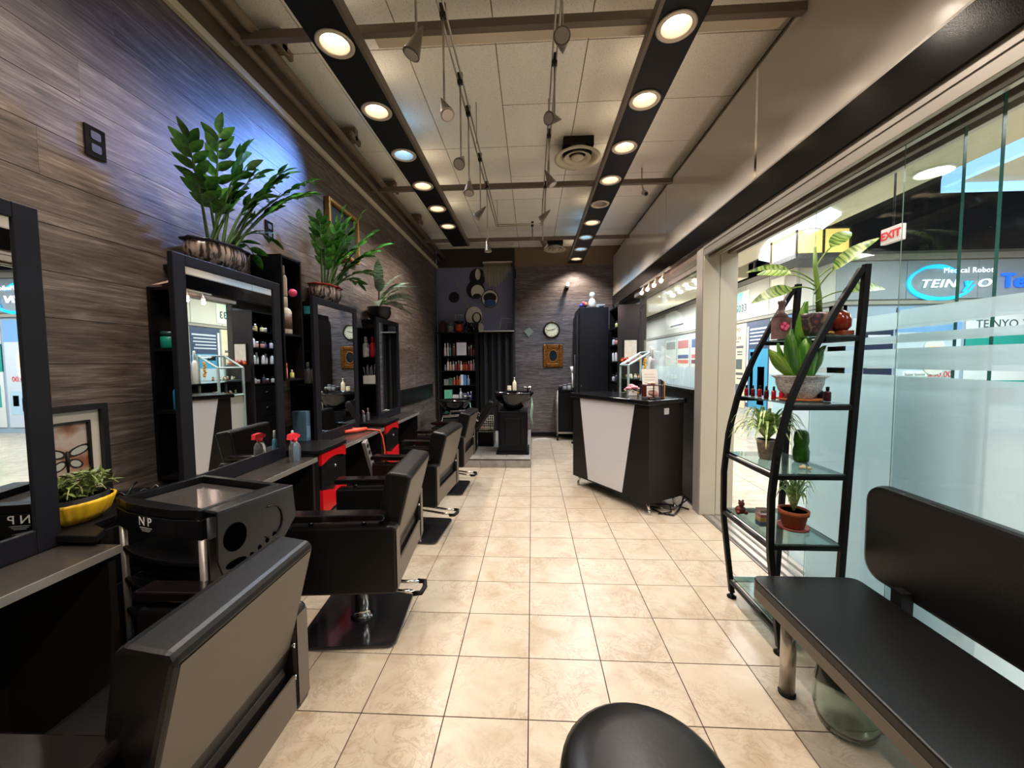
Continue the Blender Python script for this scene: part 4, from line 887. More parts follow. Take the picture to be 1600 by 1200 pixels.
def frame_of(pos, d, upv=(0, 0, 1), roll=0):
    x = Vector(d).normalized(); z = Vector(upv)-x*Vector(upv).dot(x)
    if z.length < 1e-4: z = Vector((1, 0, 0))-x*x.x
    z.normalize(); y = z.cross(x); m_ = Matrix.Identity(4)
    for j in range(3): m_[j][0] = x[j]; m_[j][1] = y[j]; m_[j][2] = z[j]
    m_ = m_ @ Matrix.Rotation(roll, 4, 'X'); m_.translation = Vector(pos); return m_
def bez(p0, p1, p2, n):
    return [p0*(1-u)**2+p1*2*u*(1-u)+p2*u*u for u in [i/n for i in range(n+1)]]
rootx = -1.62
def zz_stem(t, base, tip, nl, lm_, start=.35, r=.008, bow=.12):
    b = Vector(base); e = Vector(tip); mid = (b+e)/2+Vector((0, 0, bow)); pts = bez(b, mid, e, 14)
    s = part('stem', MB().tube(pts, [r*(1-.7*i/14) for i in range(15)], 6), stemg, t); off = rootloc(t)
    for k in range(nl):
        u = start+(1-start)*k/(nl-1); f_ = u*14; i = min(13, int(f_)); p = pts[i].lerp(pts[i+1], f_-i); tg = (pts[i+1]-pts[i]).normalized()
        side = tg.cross(Vector((0, 0, 1)));
        if side.length < .2: side = Vector((.3, 1, 0))
        side.normalize(); sg = 1 if k % 2 else -1
        if k % 2 and abs(side.x) > .6 and rootx < -1.5 and p.x < .02: sg = 1 if side.x > 0 else -1
        d = tg*.75+side*sg*.85+Vector((random.uniform(-.2, .2), random.uniform(-.2, .2), .15))
        if k == nl-1: d = tg
        c = child('leaf', lm_, s, frame_of(p-off, d, side.cross(tg) if side.cross(tg).z > 0 else tg.cross(side), random.uniform(-.5, .5)))
def scallop_pot(t, c, rx, ry, h, body, rim):
    part('pot', MB().lathe([(.5, 0), (.72, .08), (.93, .35), (1.0, .62), (.97, .84), (.93, .94)], (0, 0, 0), 64, flute=.025, fn=26, cap=1), body, t)
    part('pot_rim', MB().lathe([(.93, .92), (1.05, .95), (1.08, 1.0), (1.0, 1.03), (.9, .97)], (0, 0, 0), 64, flute=.04, fn=9, cap=0), rim, t)
    part('soil', MB().lathe([(.001, .9), (.91, .9)], (0, 0, 0), 32), soil, t)
    for o in t.children:
        if o.name.startswith(('pot', 'soil')):
            for v in o.data.vertices: v.co = (v.co.x*rx, v.co.y*ry, v.co.z*h)
def potted(label, loc, cat='plant', name='potted_plant'):
    return thing(name, label, cat, loc)
# pots are modelled in unit space at the origin, then the thing is moved into place
mt_, nt_, b_ = nodes('pot_crackle'); gg = nt_.nodes.new('ShaderNodeTexCoord'); mp_ = nt_.nodes.new('ShaderNodeMapping'); mp_.inputs['Scale'].default_value = (60, 60, 9)
nn = nt_.nodes.new('ShaderNodeTexNoise'); nn.inputs['Scale'].default_value = 1; nn.inputs['Detail'].default_value = 4; nt_.links.new(gg.outputs['Object'], mp_.inputs[0]); nt_.links.new(mp_.outputs[0], nn.inputs['Vector'])
rr_ = ramp(nt_, [(.42, (58, 46, 44)), (.52, (150, 132, 122)), (.7, (180, 160, 150))]); nt_.links.new(nn.outputs['Fac'], rr_.inputs[0]); nt_.links.new(rr_.outputs[0], b_.inputs['Base Color']); b_.inputs['Roughness'].default_value = .25
def zz_plant(label, base, rx, ry, h, rim, stems, L_=.095, W_=.044):
    t = potted(label, (0, 0, 0)); scallop_pot(t, (0, 0, 0), rx, ry, h, _M['pot_crackle'], rim)
    lm_ = leaf_mesh('zz%s' % L_, L_, W_, _M['zz_leaf'], .2, .2, 6); B = Vector(base)
    for tip, nl, st_ in stems:
        rel = Vector(tip)-B
        zz_stem(t, (random.uniform(-.3, .3)*rx+.12*rel.x, random.uniform(-.3, .3)*ry+.12*rel.y, h*.88), rel, nl, lm_, st_)
    t.location = base; return t
zz_plant('large fern-like green plant in a dark scalloped pot atop the second mirror', (-1.625, .565, 1.864), .10, .175, .13, M('rim_dark', (40, 40, 56), .12),
    [((-1.52, .48, 2.52), 14, .25), ((-1.55, .33, 2.41), 12, .35), ((-1.35, 1.02, 2.53), 16, .3), ((-1.42, .86, 2.49), 16, .3), ((-1.48, .70, 2.42), 14, .3), ((-1.40, .93, 2.40), 15, .3), ((-1.56, .42, 2.26), 9, .4),
     ((-1.5, .62, 2.50), 13, .35), ((-1.45, .66, 2.28), 10, .4), ((-1.60, .80, 2.02), 5, .4), ((-1.52, .83, 2.12), 6, .4), ((-1.40, .78, 2.46), 15, .3), ((-1.47, .60, 2.40), 12, .35), ((-1.38, 1.0, 2.44), 16, .35)])
zz_plant('bushy green plant in a red-rimmed scalloped pot atop the third mirror', (-1.625, 1.63, 1.852), .10, .165, .14, M('rim_red', (140, 36, 26), .15),
    [((-1.55, 1.44, 2.43), 12, .4), ((-1.52, 1.72, 2.58), 13, .3), ((-1.50, 1.78, 2.45), 13, .3), ((-1.30, 2.12, 2.46), 16, .3), ((-1.38, 1.95, 2.50), 15, .3), ((-1.50, 1.58, 2.40), 13, .3), ((-1.42, 1.92, 2.30), 13, .3),
     ((-1.55, 1.50, 2.28), 11, .3), ((-1.45, 1.75, 2.30), 12, .3), ((-1.40, 2.02, 2.18), 12, .3), ((-1.42, 1.85, 2.62), 13, .3), ((-1.50, 1.95, 2.08), 9, .4), ((-1.48, 1.70, 2.50), 14, .3), ((-1.36, 2.0, 2.36), 14, .3), ((-1.46, 1.66, 2.36), 12, .3)], .10, .048)
t = potted('striped long-leaved plant in a small dark pot atop the last mirror', (0, 0, 0))
part('pot', MB().lathe([(.07, 0), (.10, .02), (.125, .07), (.115, .12), (.125, .135), (.11, .135)], (0, 0, 0), 24, cap=1), M('pot_brown', (40, 30, 28), .35), t)
part('soil', MB().lathe([(.001, .125), (.11, .125)], (0, 0, 0), 20), soil, t)
lm_ = leaf_mesh('agl', .36, .10, _M['agl_leaf'], .35, .2, 8)
B3 = Vector((-1.602, 2.66, 1.836))
for k, (dx, dy, dz, r_) in enumerate(((.5, .9, .5, 0), (.5, .6, .9, .3), (.5, .8, .1, .2), (.2, 1, .25, -.3), (.6, .2, .6, 0), (.6, -.5, .5, .4), (.4, -.9, .7, 0), (.3, -.9, .1, .2), (.7, .3, .1, 0), (.2, -.5, 1, 0), (.6, .5, .3, .2), (.4, 1., .7, 0), (.7, -.1, .3, -.3), (.3, .4, 1, 0))):
    e = Vector((dx*.12, dy*.12, .16+dz*.16)); s = part('stem', MB().tube(bez(Vector((0, 0, .12)), Vector((0, 0, .2)), e, 6), .006, 6), stemg, t)
    child('leaf', lm_, s, frame_of(e, (dx, dy, dz*.8), (0, 0, 1), r_))
t.location = B3
# yellow planter
t = potted('low herb-like plant spilling from an oval yellow glazed planter by the first mirror', (0, 0, 0))
part('pot', MB().lathe([(.30, 0), (.6, .01), (.85, .35), (.98, .85), (1.0, 1.0), (.94, 1.0)], (0, 0, 0), 96, flute=.022, fn=24, cap=1), M('yellow_glaze', (226, 178, 34), .22, var=.25, scale=14), t)
part('soil', MB().lathe([(.001, .93), (.95, .93)], (0, 0, 0), 32), soil, t)
part('inner_pot', MB().lathe([(.80, .6), (.86, 1.18), (.80, 1.18), (.78, .9)], (0, 0, 0), 32, cap=0), blk2, t)
for o in t.children:
    for v in o.data.vertices: v.co = (v.co.x*.08, v.co.y*.11, v.co.z*.075)
lm_ = leaf_mesh('herb', .036, .0095, _M['herb_leaf'], .2, .2, 3)
for k in range(28):
    a = random.uniform(0, 2*PI); rr = random.uniform(.3, 1); e = Vector((.12*rr*math.cos(a), max(-.2, .17*rr*math.sin(a)), .10+.07*(1-rr)+random.uniform(-.015, .02)))
    pts = bez(Vector((e.x*.3, e.y*.3, .07)), Vector((e.x*.6, e.y*.6, .17)), e, 6)
    s = part('stem', MB().tube(pts, .0018, 5), M('stem_pale', (140, 150, 86), .5), t)
    for q in range(14):
        p = pts[1+q*5//14]; child('leaf', lm_, s, frame_of(p, (random.uniform(-1, 1), random.uniform(-1, 1), random.uniform(-.2, 1)), (0, 0, 1), random.uniform(-1, 1)))
t.location = (-1.57, -.175, .839)

# ------------------------------------------------------------------ ETAGERE
t = thing('display_rack', 'black metal bow-fronted plant rack with glass shelves beside the bench', 'shelf', (1.3, .61, 0))
bk = M('rack_black', (13, 12, 13), .4, spec=.25, bump=.08, scale=60)
CUR = [(1.178, .03), (1.150, .25), (1.120, .50), (1.118, .75), (1.140, .98), (1.190, 1.20), (1.270, 1.40), (1.370, 1.60), (1.478, 1.785)]
def curx(z):
    for (xa, za), (xb, zb) in zip(CUR, CUR[1:]):
        if za <= z <= zb: return xa+(xb-xa)*(z-za)/(zb-za)
    return CUR[0][0]
ZS = [.12, .53, .86, 1.18, 1.49]
def sq_tube(pts, w_, d_):
    mb = MB(); vv = []
    for x, y, z in pts: vv += [(x-w_, y-d_, z), (x+w_, y-d_, z), (x+w_, y+d_, z), (x-w_, y+d_, z)]
    n = len(pts)
    fs = [(4*i+k, 4*i+(k+1) % 4, 4*i+4+(k+1) % 4, 4*i+4+k) for i in range(n-1) for k in range(4)] + [(3, 2, 1, 0), tuple(4*(n-1)+k for k in range(4))]
    return mb.add(vv, fs)
fine = []
for k in range(33):
    z = .03+(1.785-.03)*k/32; fine.append((curx(z), z))
for y in (.39, .83):
    part('bowed_post', sq_tube([(x, y, z) for x, z in fine], .014, .012), bk, t, .003)
    part('straight_post', sq_tube([(1.425, y, .03), (1.455, y, .9), (1.495, y, 1.80)], .014, .012), bk, t, .003)
    for x in (1.178, 1.425): part('foot', MB().lathe([(.024, 0), (.026, .008), (.012, .016), (.008, .03)], (x, y, 0), 14), bk, t)
    for z in ZS:
        if z > .2: part('crossbar', MB().box(curx(z)+.012, 1.44+.03*z-.013, y-.010, y+.010, z-.028, z-.006), bk, t, .003)
for z in ZS[:3]:
    part('side_bar', MB().box(curx(z)-.010, curx(z)+.010, .403, .817, z-.028, z-.008), bk, t, .003)
for z in ZS: part('side_bar', MB().box(1.425+.03*z-.010, 1.425+.03*z+.010, .403, .817, z-.028, z-.008), bk, t, .003)
part('end_plate', MB().box(1.16, 1.42, .80, .86, .105, .113), alu, t)
for z in ZS:
    part('glass_shelf', MB().box(curx(z)+.015, 1.43+.03*z-.018, .385, .84, z-.0055, z), M('shelf_glass', (160, 190, 186), .05, trans=.92), t, .001)
SX = lambda z: (curx(z)+1.45)/2
# items: shelf 1.49
t = potted('plant with long variegated leaves in a dark floral pot on the top rack shelf', (0, 0, 0))
mt_, nt_, b_ = nodes('floral_dark'); gg = nt_.nodes.new('ShaderNodeTexCoord'); nn = nt_.nodes.new('ShaderNodeTexVoronoi'); nn.inputs['Scale'].default_value = 34; nt_.links.new(gg.outputs['Object'], nn.inputs[0])
rr_ = ramp(nt_, [(.1, (170, 60, 50)), (.25, (86, 70, 84)), (.6, (60, 50, 56)), (.9, (140, 120, 110))]); nt_.links.new(nn.outputs['Distance'], rr_.inputs[0]); nt_.links.new(rr_.outputs[0], b_.inputs['Base Color']); b_.inputs['Roughness'].default_value = .25
part('pot', MB().lathe([(.05, 0), (.055, .006), (.068, .05), (.072, .095), (.074, .11), (.066, .11)], (0, 0, 0), 28, 1, 1.25, cap=1), _M['floral_dark'], t)
part('soil', MB().lathe([(.001, .10), (.066, .10)], (0, 0, 0), 20, 1, 1.25), soil, t)
lm_ = leaf_mesh('dief', .17, .07, _M['dief_leaf'], .4, .2, 9)
s0 = part('stem', MB().tube([(0, 0, .1), (-.02, -.02, .2), (-.04, -.02, .32), (-.045, -.02, .42)], [.014, .012, .01, .006], 8), M('stem_cane', (120, 150, 70), .5), t)
for (px_, pz_), d, r_ in (((-.045, .36), (-1, .1, .35), .2), ((-.04, .32), (-.9, -.1, -.1), 0), ((-.04, .42), (.7, .1, .75), 0), ((-.04, .36), (.75, -.1, .45), -.2), ((-.035, .26), (.9, -.3, .25), .1), ((-.04, .34), (-.5, .6, .4), 0), ((-.04, .3), (.2, -.6, .6), .5)):
    b0 = Vector((px_, -.02, pz_-.10)); e = b0+Vector(d).normalized()*.11+Vector((0, 0, .02))
    s = part('leaf_stalk', MB().tube(bez(b0, (b0+e)/2+Vector((0, 0, .02)), e, 5), .0032, 6), M('stem_cane'), s0)
    child('leaf', lm_, s0, frame_of(e, d, (0, 0, 1), r_+(.85 if d[0] > 0 else -.85)))
t.location = (1.40, .53, 1.4905)
# bottle vase
t = thing('bottle_vase', 'mauve square-shouldered bottle vase painted with a pink rose on the top rack shelf', 'vase', (1.33, .70, 1.4905))
part('vase_body', MB().rbox(1.292, 1.368, .665, .735, 1.4905, 1.60, .016).lathe([(.036, 1.60), (.016, 1.63), (.015, 1.67), (.019, 1.675), (.019, 1.69)], (1.33, .70, 0), 16), M('mauve_glaze', (120, 92, 92), .25, var=.3, scale=30), t)
part('painted_rose', MB().tube([(1.325, .664, 1.555), (1.325, .6615, 1.555)], .022, 14), M('rose_pink', (205, 40, 90), .4), t)
for k in range(4): part('painted_petal', MB().tube([(1.325+.014*math.cos(k*1.7), .6612, 1.555+.014*math.sin(k*1.7)), (1.325+.014*math.cos(k*1.7), .6605, 1.555+.014*math.sin(k*1.7))], .009, 8), M('rose_light', (235, 120, 150), .4), t)
t = thing('figurine', 'orange-red glazed teapot-like figurine on a wooden stand on the top rack shelf', 'figurine', (1.452, .44, 1.491))
part('stand', MB().box(1.415, 1.468, .405, .475, 1.491, 1.512), M('stand_red', (120, 50, 26), .4), t, .003)
part('figure_body', MB().lathe([(.02, 1.512), (.034, 1.53), (.036, 1.56), (.026, 1.59), (.008, 1.605)], (1.438, .44, 0), 18), M('orange_glaze', (112, 36, 18), .15), t)
part('figure_head', MB().ball((1.425, .44, 1.615), .014, 10), M('red_white', (196, 170, 160), .3), t)
part('figure_comb', MB().ball((1.428, .44, 1.632), .011, 8), M('dark_red', (120, 20, 18), .3), t)
solo('shell', 'tiny golden shell ornament at the front of the top rack shelf', 'ornament', MB().ball((1.375, .415, 1.501), .011, 8, .8, 1.3), M('gold_dark', (150, 110, 50), .4, .4))
# shelf 1.18
t = potted('snake plant with broad upright leaves in a blue-and-white porcelain pot on the rack', (0, 0, 0))
mt_, nt_, b_ = nodes('porcelain'); gg = nt_.nodes.new('ShaderNodeTexCoord'); nn = nt_.nodes.new('ShaderNodeTexNoise'); nn.inputs['Scale'].default_value = 42; nn.inputs['Detail'].default_value = 3; nn.inputs['Distortion'].default_value = 2.5; nt_.links.new(gg.outputs['Object'], nn.inputs[0])
rr_ = ramp(nt_, [(.44, (196, 192, 186)), (.5, (100, 104, 128)), (.56, (196, 190, 182))]); nt_.links.new(nn.outputs['Fac'], rr_.inputs[0]); nt_.links.new(rr_.outputs[0], b_.inputs['Base Color']); b_.inputs['Roughness'].default_value = .18
part('pot', MB().lathe([(.058, 0), (.06, .004), (.085, .035), (.098, .07), (.1, .095), (.115, .105), (.118, .112), (.098, .11)], (0, 0, 0), 32, cap=1), _M['porcelain'], t)
part('saucer', MB().lathe([(.07, -.012), (.092, -.008), (.095, -.001), (.06, 0)], (0, 0, 0), 28), M('terracotta', (176, 92, 48), .7), t)
part('soil', MB().lathe([(.001, .1), (.098, .1)], (0, 0, 0), 20), soil, t)
def blade(L_, W_, lean, yawr, key, mtk):
    key = 'bl%s' % key
    if key not in leafc:
        mb = MB(); n = 8; vv = []
        for i in range(n+1):
            u = i/n; wd = W_*(.45+.9*u if u < .5 else .9*max(0, 1-((u-.5)/.5)**2.2)+.012)
            vv += [(-wd/2, .012*W_/.06, L_*u), (0, -.004, L_*u), (wd/2, .012*W_/.06, L_*u)]
        fs = []
        for i in range(n): fs += [(3*i, 3*i+1, 3*i+4, 3*i+3), (3*i+1, 3*i+2, 3*i+5, 3*i+4)]
        mb.add(vv, fs, True); leafc[key] = mb.mesh('leaf', _M[mtk])
    return leafc[key], Matrix.Rotation(yawr, 4, 'Z') @ Matrix.Rotation(lean, 4, 'Y')
for k, (L_, W_, lean, yw, px_, py_, mk) in enumerate(((.37, .105, .0, .15, .02, -.01, 'snake_leaf'), (.24, .10, -.18, .1, -.02, -.03, 'snake_leaf'), (.20, .10, -.06, -.2, .015, -.05, 'snake_leaf'), (.19, .075, -.75, .1, -.04, -.03, 'snake_edge'), (.17, .07, .40, .2, .05, -.02, 'snake_leaf'), (.19, .045, -.45, .3, -.03, .02, 'snake_leaf'), (.15, .045, .25, 0, .05, .02, 'snake_leaf'))):
    me, rt_ = blade(L_, W_, lean, yw, k, mk); child('leaf', me, t, Matrix.Translation((px_, py_, .1)) @ rt_)
t.location = (1.335, .555, 1.193)
cols = [(130, 14, 30), (90, 10, 24), (170, 20, 36), (60, 12, 40), (235, 84, 24), (70, 10, 20), (150, 16, 30), (190, 18, 36), (120, 10, 20)]
for k in range(9):
    bottle('nail polish bottle, %s from the rack post in the row beside the porcelain pot' % ['first', 'second', 'third', 'fourth', 'fifth, orange,', 'sixth', 'seventh', 'eighth', 'ninth'][k], (1.215+.0165*(k % 5)+.008*(k//5), .80-.034*k, 1.181), .062, .0105, cols[k], (14, 12, 14), 'nail_polish', 'nail polish row on the rack', 'bottle')
for k in range(3):
    bottle(['dark perfume bottle right of the porcelain pot', 'black perfume bottle with square cap right of the porcelain pot', 'small brown bottle behind the perfume bottles right of the porcelain pot'][k], (1.43, .50+.045*k, 1.181), .07, .015, [(60, 20, 30), (30, 30, 36), (70, 50, 40)][k], (20, 20, 22), 'perfume_bottle')
# shelf .86
def spider(label, pot_fn, loc, n, L_, up):
    t = potted(label, (0, 0, 0)); z0 = pot_fn(t)
    for k in range(n):
        a = 2*PI*k/n+random.uniform(-.2, .2); rr = L_*random.uniform(.6, 1.05); h_ = up*random.uniform(.6, 1.2)
        ca, sa = math.cos(a), math.sin(a); mb = MB(); vv = []; q = 9
        for i in range(q+1):
            u = i/q; d = rr*u; z = z0+h_*math.sin(PI*.62*u)*1.1-(.55*rr)*u**3; wd = .019*(1-u**2*.9)*(1 if u > .1 else .6)
            vv += [(d*ca+sa*wd/2, d*sa-ca*wd/2, z+.001), (d*ca, d*sa, z-.001), (d*ca-sa*wd/2, d*sa+ca*wd/2, z+.001)]
        fs = []
        for i in range(q): fs += [(3*i, 3*i+1, 3*i+4, 3*i+3), (3*i+1, 3*i+2, 3*i+5, 3*i+4)]
        part('leaf', mb.add(vv, fs, True), _M['spider_leaf'], t)
    t.location = loc; return t
def vase_fn(t):
    part('pot', MB().lathe([(.030, 0), (.034, .005), (.046, .09), (.052, .105), (.047, .105)], (0, 0, 0), 10, smooth=False, cap=1), M('mercury', (150, 132, 116), .2, .55, var=.3, scale=60), t)
    part('soil', MB().lathe([(.001, .097), (.045, .097)], (0, 0, 0), 16), soil, t); return .1
spider('spider plant with arching striped leaves in a silvery faceted pot on the middle rack shelf', vase_fn, (1.25, .66, .8605), 70, .18, .15)
def terra_fn(t):
    tc_ = M('terracotta')
    part('pot', MB().lathe([(.045, .012), (.048, .014), (.060, .075), (.066, .076), (.068, .098), (.060, .098), (.058, .08)], (0, 0, 0), 28, cap=1), M('terracotta2', (160, 78, 46), .8, var=.15), t)
    part('saucer', MB().lathe([(.055, 0), (.066, .003), (.07, .016), (.064, .014), (.05, .006)], (0, 0, 0), 28), M('terra_saucer', (146, 70, 56), .6), t)
    part('soil', MB().lathe([(.001, .088), (.058, .088)], (0, 0, 0), 16), soil, t); return .09
spider('small spider plant in a terracotta pot with saucer on the lower rack shelf', terra_fn, (1.335, .565, .5305), 26, .11, .15)
t = thing('glass_bottle', 'green glass gourd-shaped bottle on the middle rack shelf', 'bottle', (1.385, .60, .861))
part('bottle_body', MB().lathe([(.026, 0), (.036, .012), (.036, .06), (.03, .085), (.034, .11), (.030, .15), (.018, .165)], (1.385, .60, .861), 20), M('green_glass', (40, 90, 20), .15, var=.4, scale=30), t)
solo('shell', 'small beige shells lying at the front of the middle rack shelf', 'shells', MB().ball((1.30, .46, .871), .012, 8, .7, 1.3).ball((1.325, .45, .869), .010, 8, .8).ball((1.315, .475, .872), .009, 8), M('shell', (196, 172, 130), .5))
# shelf .53 figurines
t = thing('figurine', 'brown resin bear-like figurine on the lower rack shelf', 'figurine', (1.165, .74, .5305))
br = M('resin_brown', (90, 40, 26), .3)
part('figure_body', MB().ball((1.168, .74, .556), .024, 12, 1, 1.2), br, t); part('figure_head', MB().ball((1.172, .74, .59), .016, 10).ball((1.163, .745, .605), .006, 6).ball((1.182, .745, .605), .006, 6), br, t)
part('figure_paw', MB().ball((1.148, .725, .545), .012, 8).ball((1.188, .725, .545), .012, 8), br, t)
t = thing('glass_tumbler', 'square glass block with red yellow and blue layers on the lower rack shelf', 'ornament', (1.205, .60, .5305))
for k, (z0, z1, c_) in enumerate(((0, .022, (40, 90, 150)), (.0225, .045, (235, 180, 40)), (.0455, .06, (200, 60, 30)))):
    part('colour_layer', MB().box(1.183, 1.227, .58, .62, .5308+z0, .5308+z1), M('layer%d' % k, c_, .3), t)
part('glass_wall', MB().box(1.181, 1.229, .578, .622, .5305, .615), M('clear_plastic'), t)
part('ornament_top', MB().ball((1.205, .60, .605), .012, 8, .6), M('gold_dark'), t)
# cabbage statue
t = thing('figurine', 'pale green jade cabbage-shaped statue on the bottom rack shelf', 'figurine', (1.255, .60, .121))
jd = M('jade', (176, 192, 160), .35, var=.12)
part('figure_body', MB().ball((1.255, .60, .175), .05, 16, 1.05), jd, t)
for k in range(9):
    a = k*.72; part('jade_leaf', MB().ball((1.255+.045*math.cos(a), .60+.045*math.sin(a), .17+.045*math.sin(k*1.3)), .030, 10, .9), jd, t)
part('jade_leaf', MB().ball((1.22, .55, .16), .022, 10, 1.4), M('jade_brown', (110, 86, 70), .4), t)

# ------------------------------------------------------------------ BENCH
t = thing('waiting_bench', 'long black vinyl waiting bench with chrome legs along the glass front', 'bench', (1.18, -.7, 0))
part('seat_cushion', MB().rbox(.965, 1.40, -1.95, .262, .365, .45, .035, 'z').box(1.0, 1.38, -1.9, .22, .35, .364), vinyl, t, .02)
part('seat_edge_glare', MB().box(.9630, .9648, -1.92, .23, .372, .412), vglare, t, label='painted floor glare on the front edge of the seat')  # lighter sheet stands for the floor mirrored in the black seat front
part('backrest', MB().rbox(1.44, 1.50, -1.95, .285, .462, .862, .08, 'x', 6), vinyl, t, .018)
for y in (.08, -.9, -1.75): part('back_bracket', MB().box(1.401, 1.445, y-.022, y+.022, .41, .50), blk2, t)
for x, y in ((1.068, .165), (1.34, .165), (1.068, -.85), (1.34, -.85), (1.068, -1.75), (1.34, -1.75)):
    lg = part('leg', MB().tube([(x, y, .012), (x, y, .35)], .028, 18), M('leg_metal', (190, 182, 170), .28, .85), t)
    part('rubber_foot', MB().lathe([(.031, 0), (.032, .01), (.029, .0118)], (x, y, 0), 18), blk2, lg)
t = thing('glass_vase', 'large clear glass bowl vase standing on the floor under the bench', 'vase', (1.19, .02, 0))
part('vase_wall', MB().lathe([(.06, .002), (.09, .02), (.105, .08), (.10, .16), (.085, .25), (.082, .252), (.096, .16), (.10, .08), (.085, .026), (.055, .01)], (1.19, .02, 0), 32), M('vase_glass', (225, 235, 225), .03, trans=.98), t)
# stool
t = thing('round_stool', 'round black vinyl stool seat at the bottom edge of the photo', 'stool', (.275, -.575, 0))
part('seat_cushion', MB().lathe([(.15, .385), (.184, .39), (.196, .41), (.191, .436), (.172, .452), (.115, .460), (.001, .463)], (.275, -.575, 0), 40), vinyl, t)
part('seat_plate', MB().lathe([(.10, .375), (.15, .384)], (.275, -.575, 0), 24), blk2, t)
part('gas_column', MB().lathe([(.02, .10), (.02, .24), (.014, .25), (.014, .376)], (.275, -.575, 0), 16), chrome, t)
for k in range(5):
    a = 2*PI*k/5+.3; e = (.275+.20*math.cos(a), -.575+.20*math.sin(a))
    l_ = part('leg', MB().tube([(.275, -.575, .11), (e[0], e[1], .075)], [.018, .011], 8), chrome, t)
    part('caster', MB().tube([(e[0]-.012, e[1], .027), (e[0]+.012, e[1], .027)], .027, 12), blk2, l_)

# ------------------------------------------------------------------ RECEPTION DESK
A = Vector((.474, 2.90)); B = Vector((1.04, 2.0)); U = (B-A); L_d = U.length; U.normalize(); Nn = Vector((-U.y, U.x))   # Nn points away from the customer side
def dk(u, v, z=0): q = A+U*u+Nn*v; return (q.x, q.y) if z is None else (q.x, q.y, z)
D_ = .46
t = thing('reception_desk', 'black reception desk with a white tapered front panel on chrome feet', 'desk', (1.0, 2.6, 0))
def dprism(u0, u1, v0, v1, z0, z1): return MB().prism([dk(u0, v0, None), dk(u1, v0, None), dk(u1, v1, None), dk(u0, v1, None)], z0, z1)
dblk = M('desk_black', (26, 22, 21), .4, spec=.22)
part('body', dprism(0, L_d, 0, D_, .11, .992), dblk, t, .003)
part('desk_top', dprism(-.03, L_d+.02, -.03, D_+.02, .993, 1.035), blkg, t, .006)
def dq(u, z, v=-.004): x, y = dk(u*L_d, v, None); return (x, y, z)
c_ = [dq(.244, .128), dq(.707, .128), dq(.845, .985), dq(.118, .985)]; c2 = [dq(.244, .128, -.0005), dq(.707, .128, -.0005), dq(.845, .985, -.0005), dq(.118, .985, -.0005)]
part('front_panel', MB().add(c_+c2, [(0, 1, 2, 3), (7, 6, 5, 4), (0, 4, 5, 1), (1, 5, 6, 2), (2, 6, 7, 3), (3, 7, 4, 0)]), M('desk_white', (196, 193, 196), .15), t, label='glossy white tapered front panel')
for (u, v) in ((.06, .06), (L_d-.06, .06), (.06, D_-.06), (L_d-.06, D_-.06)):
    x, y = dk(u, v, None); x2, y2 = dk(u+(.03 if u > .5 else -.03), v-.01, None)
    f_ = part('foot', MB().tube([(x, y, .11), (x2, y2, .035)], [.016, .010], 12), chrome, t); part('caster', MB().tube([(x2-.012, y2, .018), (x2+.012, y2, .018)], .018, 12), chrome, f_)
sp_ = dk(L_d+.003, .22, .86)
part('side_socket', MB().prism([dk(L_d, .19, None), dk(L_d+.006, .19, None), dk(L_d+.006, .25, None), dk(L_d, .25, None)], .90, .955), M('plate_grey', (170, 168, 166), .4), t)
solo('cable_bundle', 'tangle of black cables on the floor under the desk beside the pillar', 'cables', MB().tube([(1.12, 2.14, .02), (1.18, 2.06, .012), (1.27, 2.02, .012), (1.34, 2.10, .02), (1.40, 2.18, .05), (1.44, 2.24, .1)], .009, 8).tube([(1.10, 2.22, .012), (1.20, 2.14, .03), (1.32, 2.16, .012), (1.42, 2.2, .06), (1.46, 2.2, .09)], .007, 8).tube([(1.2, 2.3, .012), (1.25, 2.18, .05), (1.36, 2.24, .02), (1.46, 2.16, .012)], .007, 8).tube([(1.15, 2.05, .011), (1.28, 2.1, .011), (1.30, 2.2, .04), (1.22, 2.28, .011)], .006, 8), blkg)
# desk items
ZD = 1.0355
t = thing('flower_pot', 'pink rose arrangement in a small white pot on the reception desk', 'flowers', (1.02, 2.52, ZD))
part('pot', MB().box(.985, 1.065, 2.49, 2.55, ZD, ZD+.045), white, t, .004)
pk = M('petal_pink', (232, 150, 160), .6)
for k, (dx, dy, dz, r) in enumerate(((-.03, -.01, .075, .032), (.02, -.02, .085, .036), (0, .02, .10, .03), (-.05, .015, .06, .024), (.055, 0, .07, .024))):
    f_ = part('rose', MB().ball((1.02+dx, 2.52+dy, ZD+dz), r*.7, 10, .8), pk, t)
    for j in range(6): part('petal', MB().ball((1.02+dx+r*.6*math.cos(j*1.05), 2.52+dy+r*.6*math.sin(j*1.05), ZD+dz), r*.5, 6, .8), pk, f_)
for k in range(8): part('leaf', MB().ball((1.02+.06*math.cos(k*.8), 2.52+.035*math.sin(k*.8), ZD+.05+.02*(k % 2)), .012, 6, .5), M('leaf_pale', (170, 180, 140), .6), t)
t = thing('display_box', 'small red-brown glass box with posts holding flowers on the reception desk', 'box', (1.13, 2.22, ZD))
rb = M('rosewood', (66, 18, 14), .25)
part('base', MB().box(1.055, 1.225, 2.17, 2.30, ZD, ZD+.014), rb, t, .002); part('lid', MB().box(1.055, 1.225, 2.17, 2.30, ZD+.118, ZD+.127), rb, t, .002)
for x, y in ((1.06, 2.175), (1.22, 2.175), (1.06, 2.295), (1.22, 2.295), (1.13, 2.175)): part('post', MB().box(x-.0045, x+.0045, y-.0045, y+.0045, ZD+.014, ZD+.118), rb, t)
part('back_panel', MB().box(1.065, 1.10, 2.289, 2.292, ZD+.014, ZD+.118), M('panel_red', (150, 36, 24), .3), t)
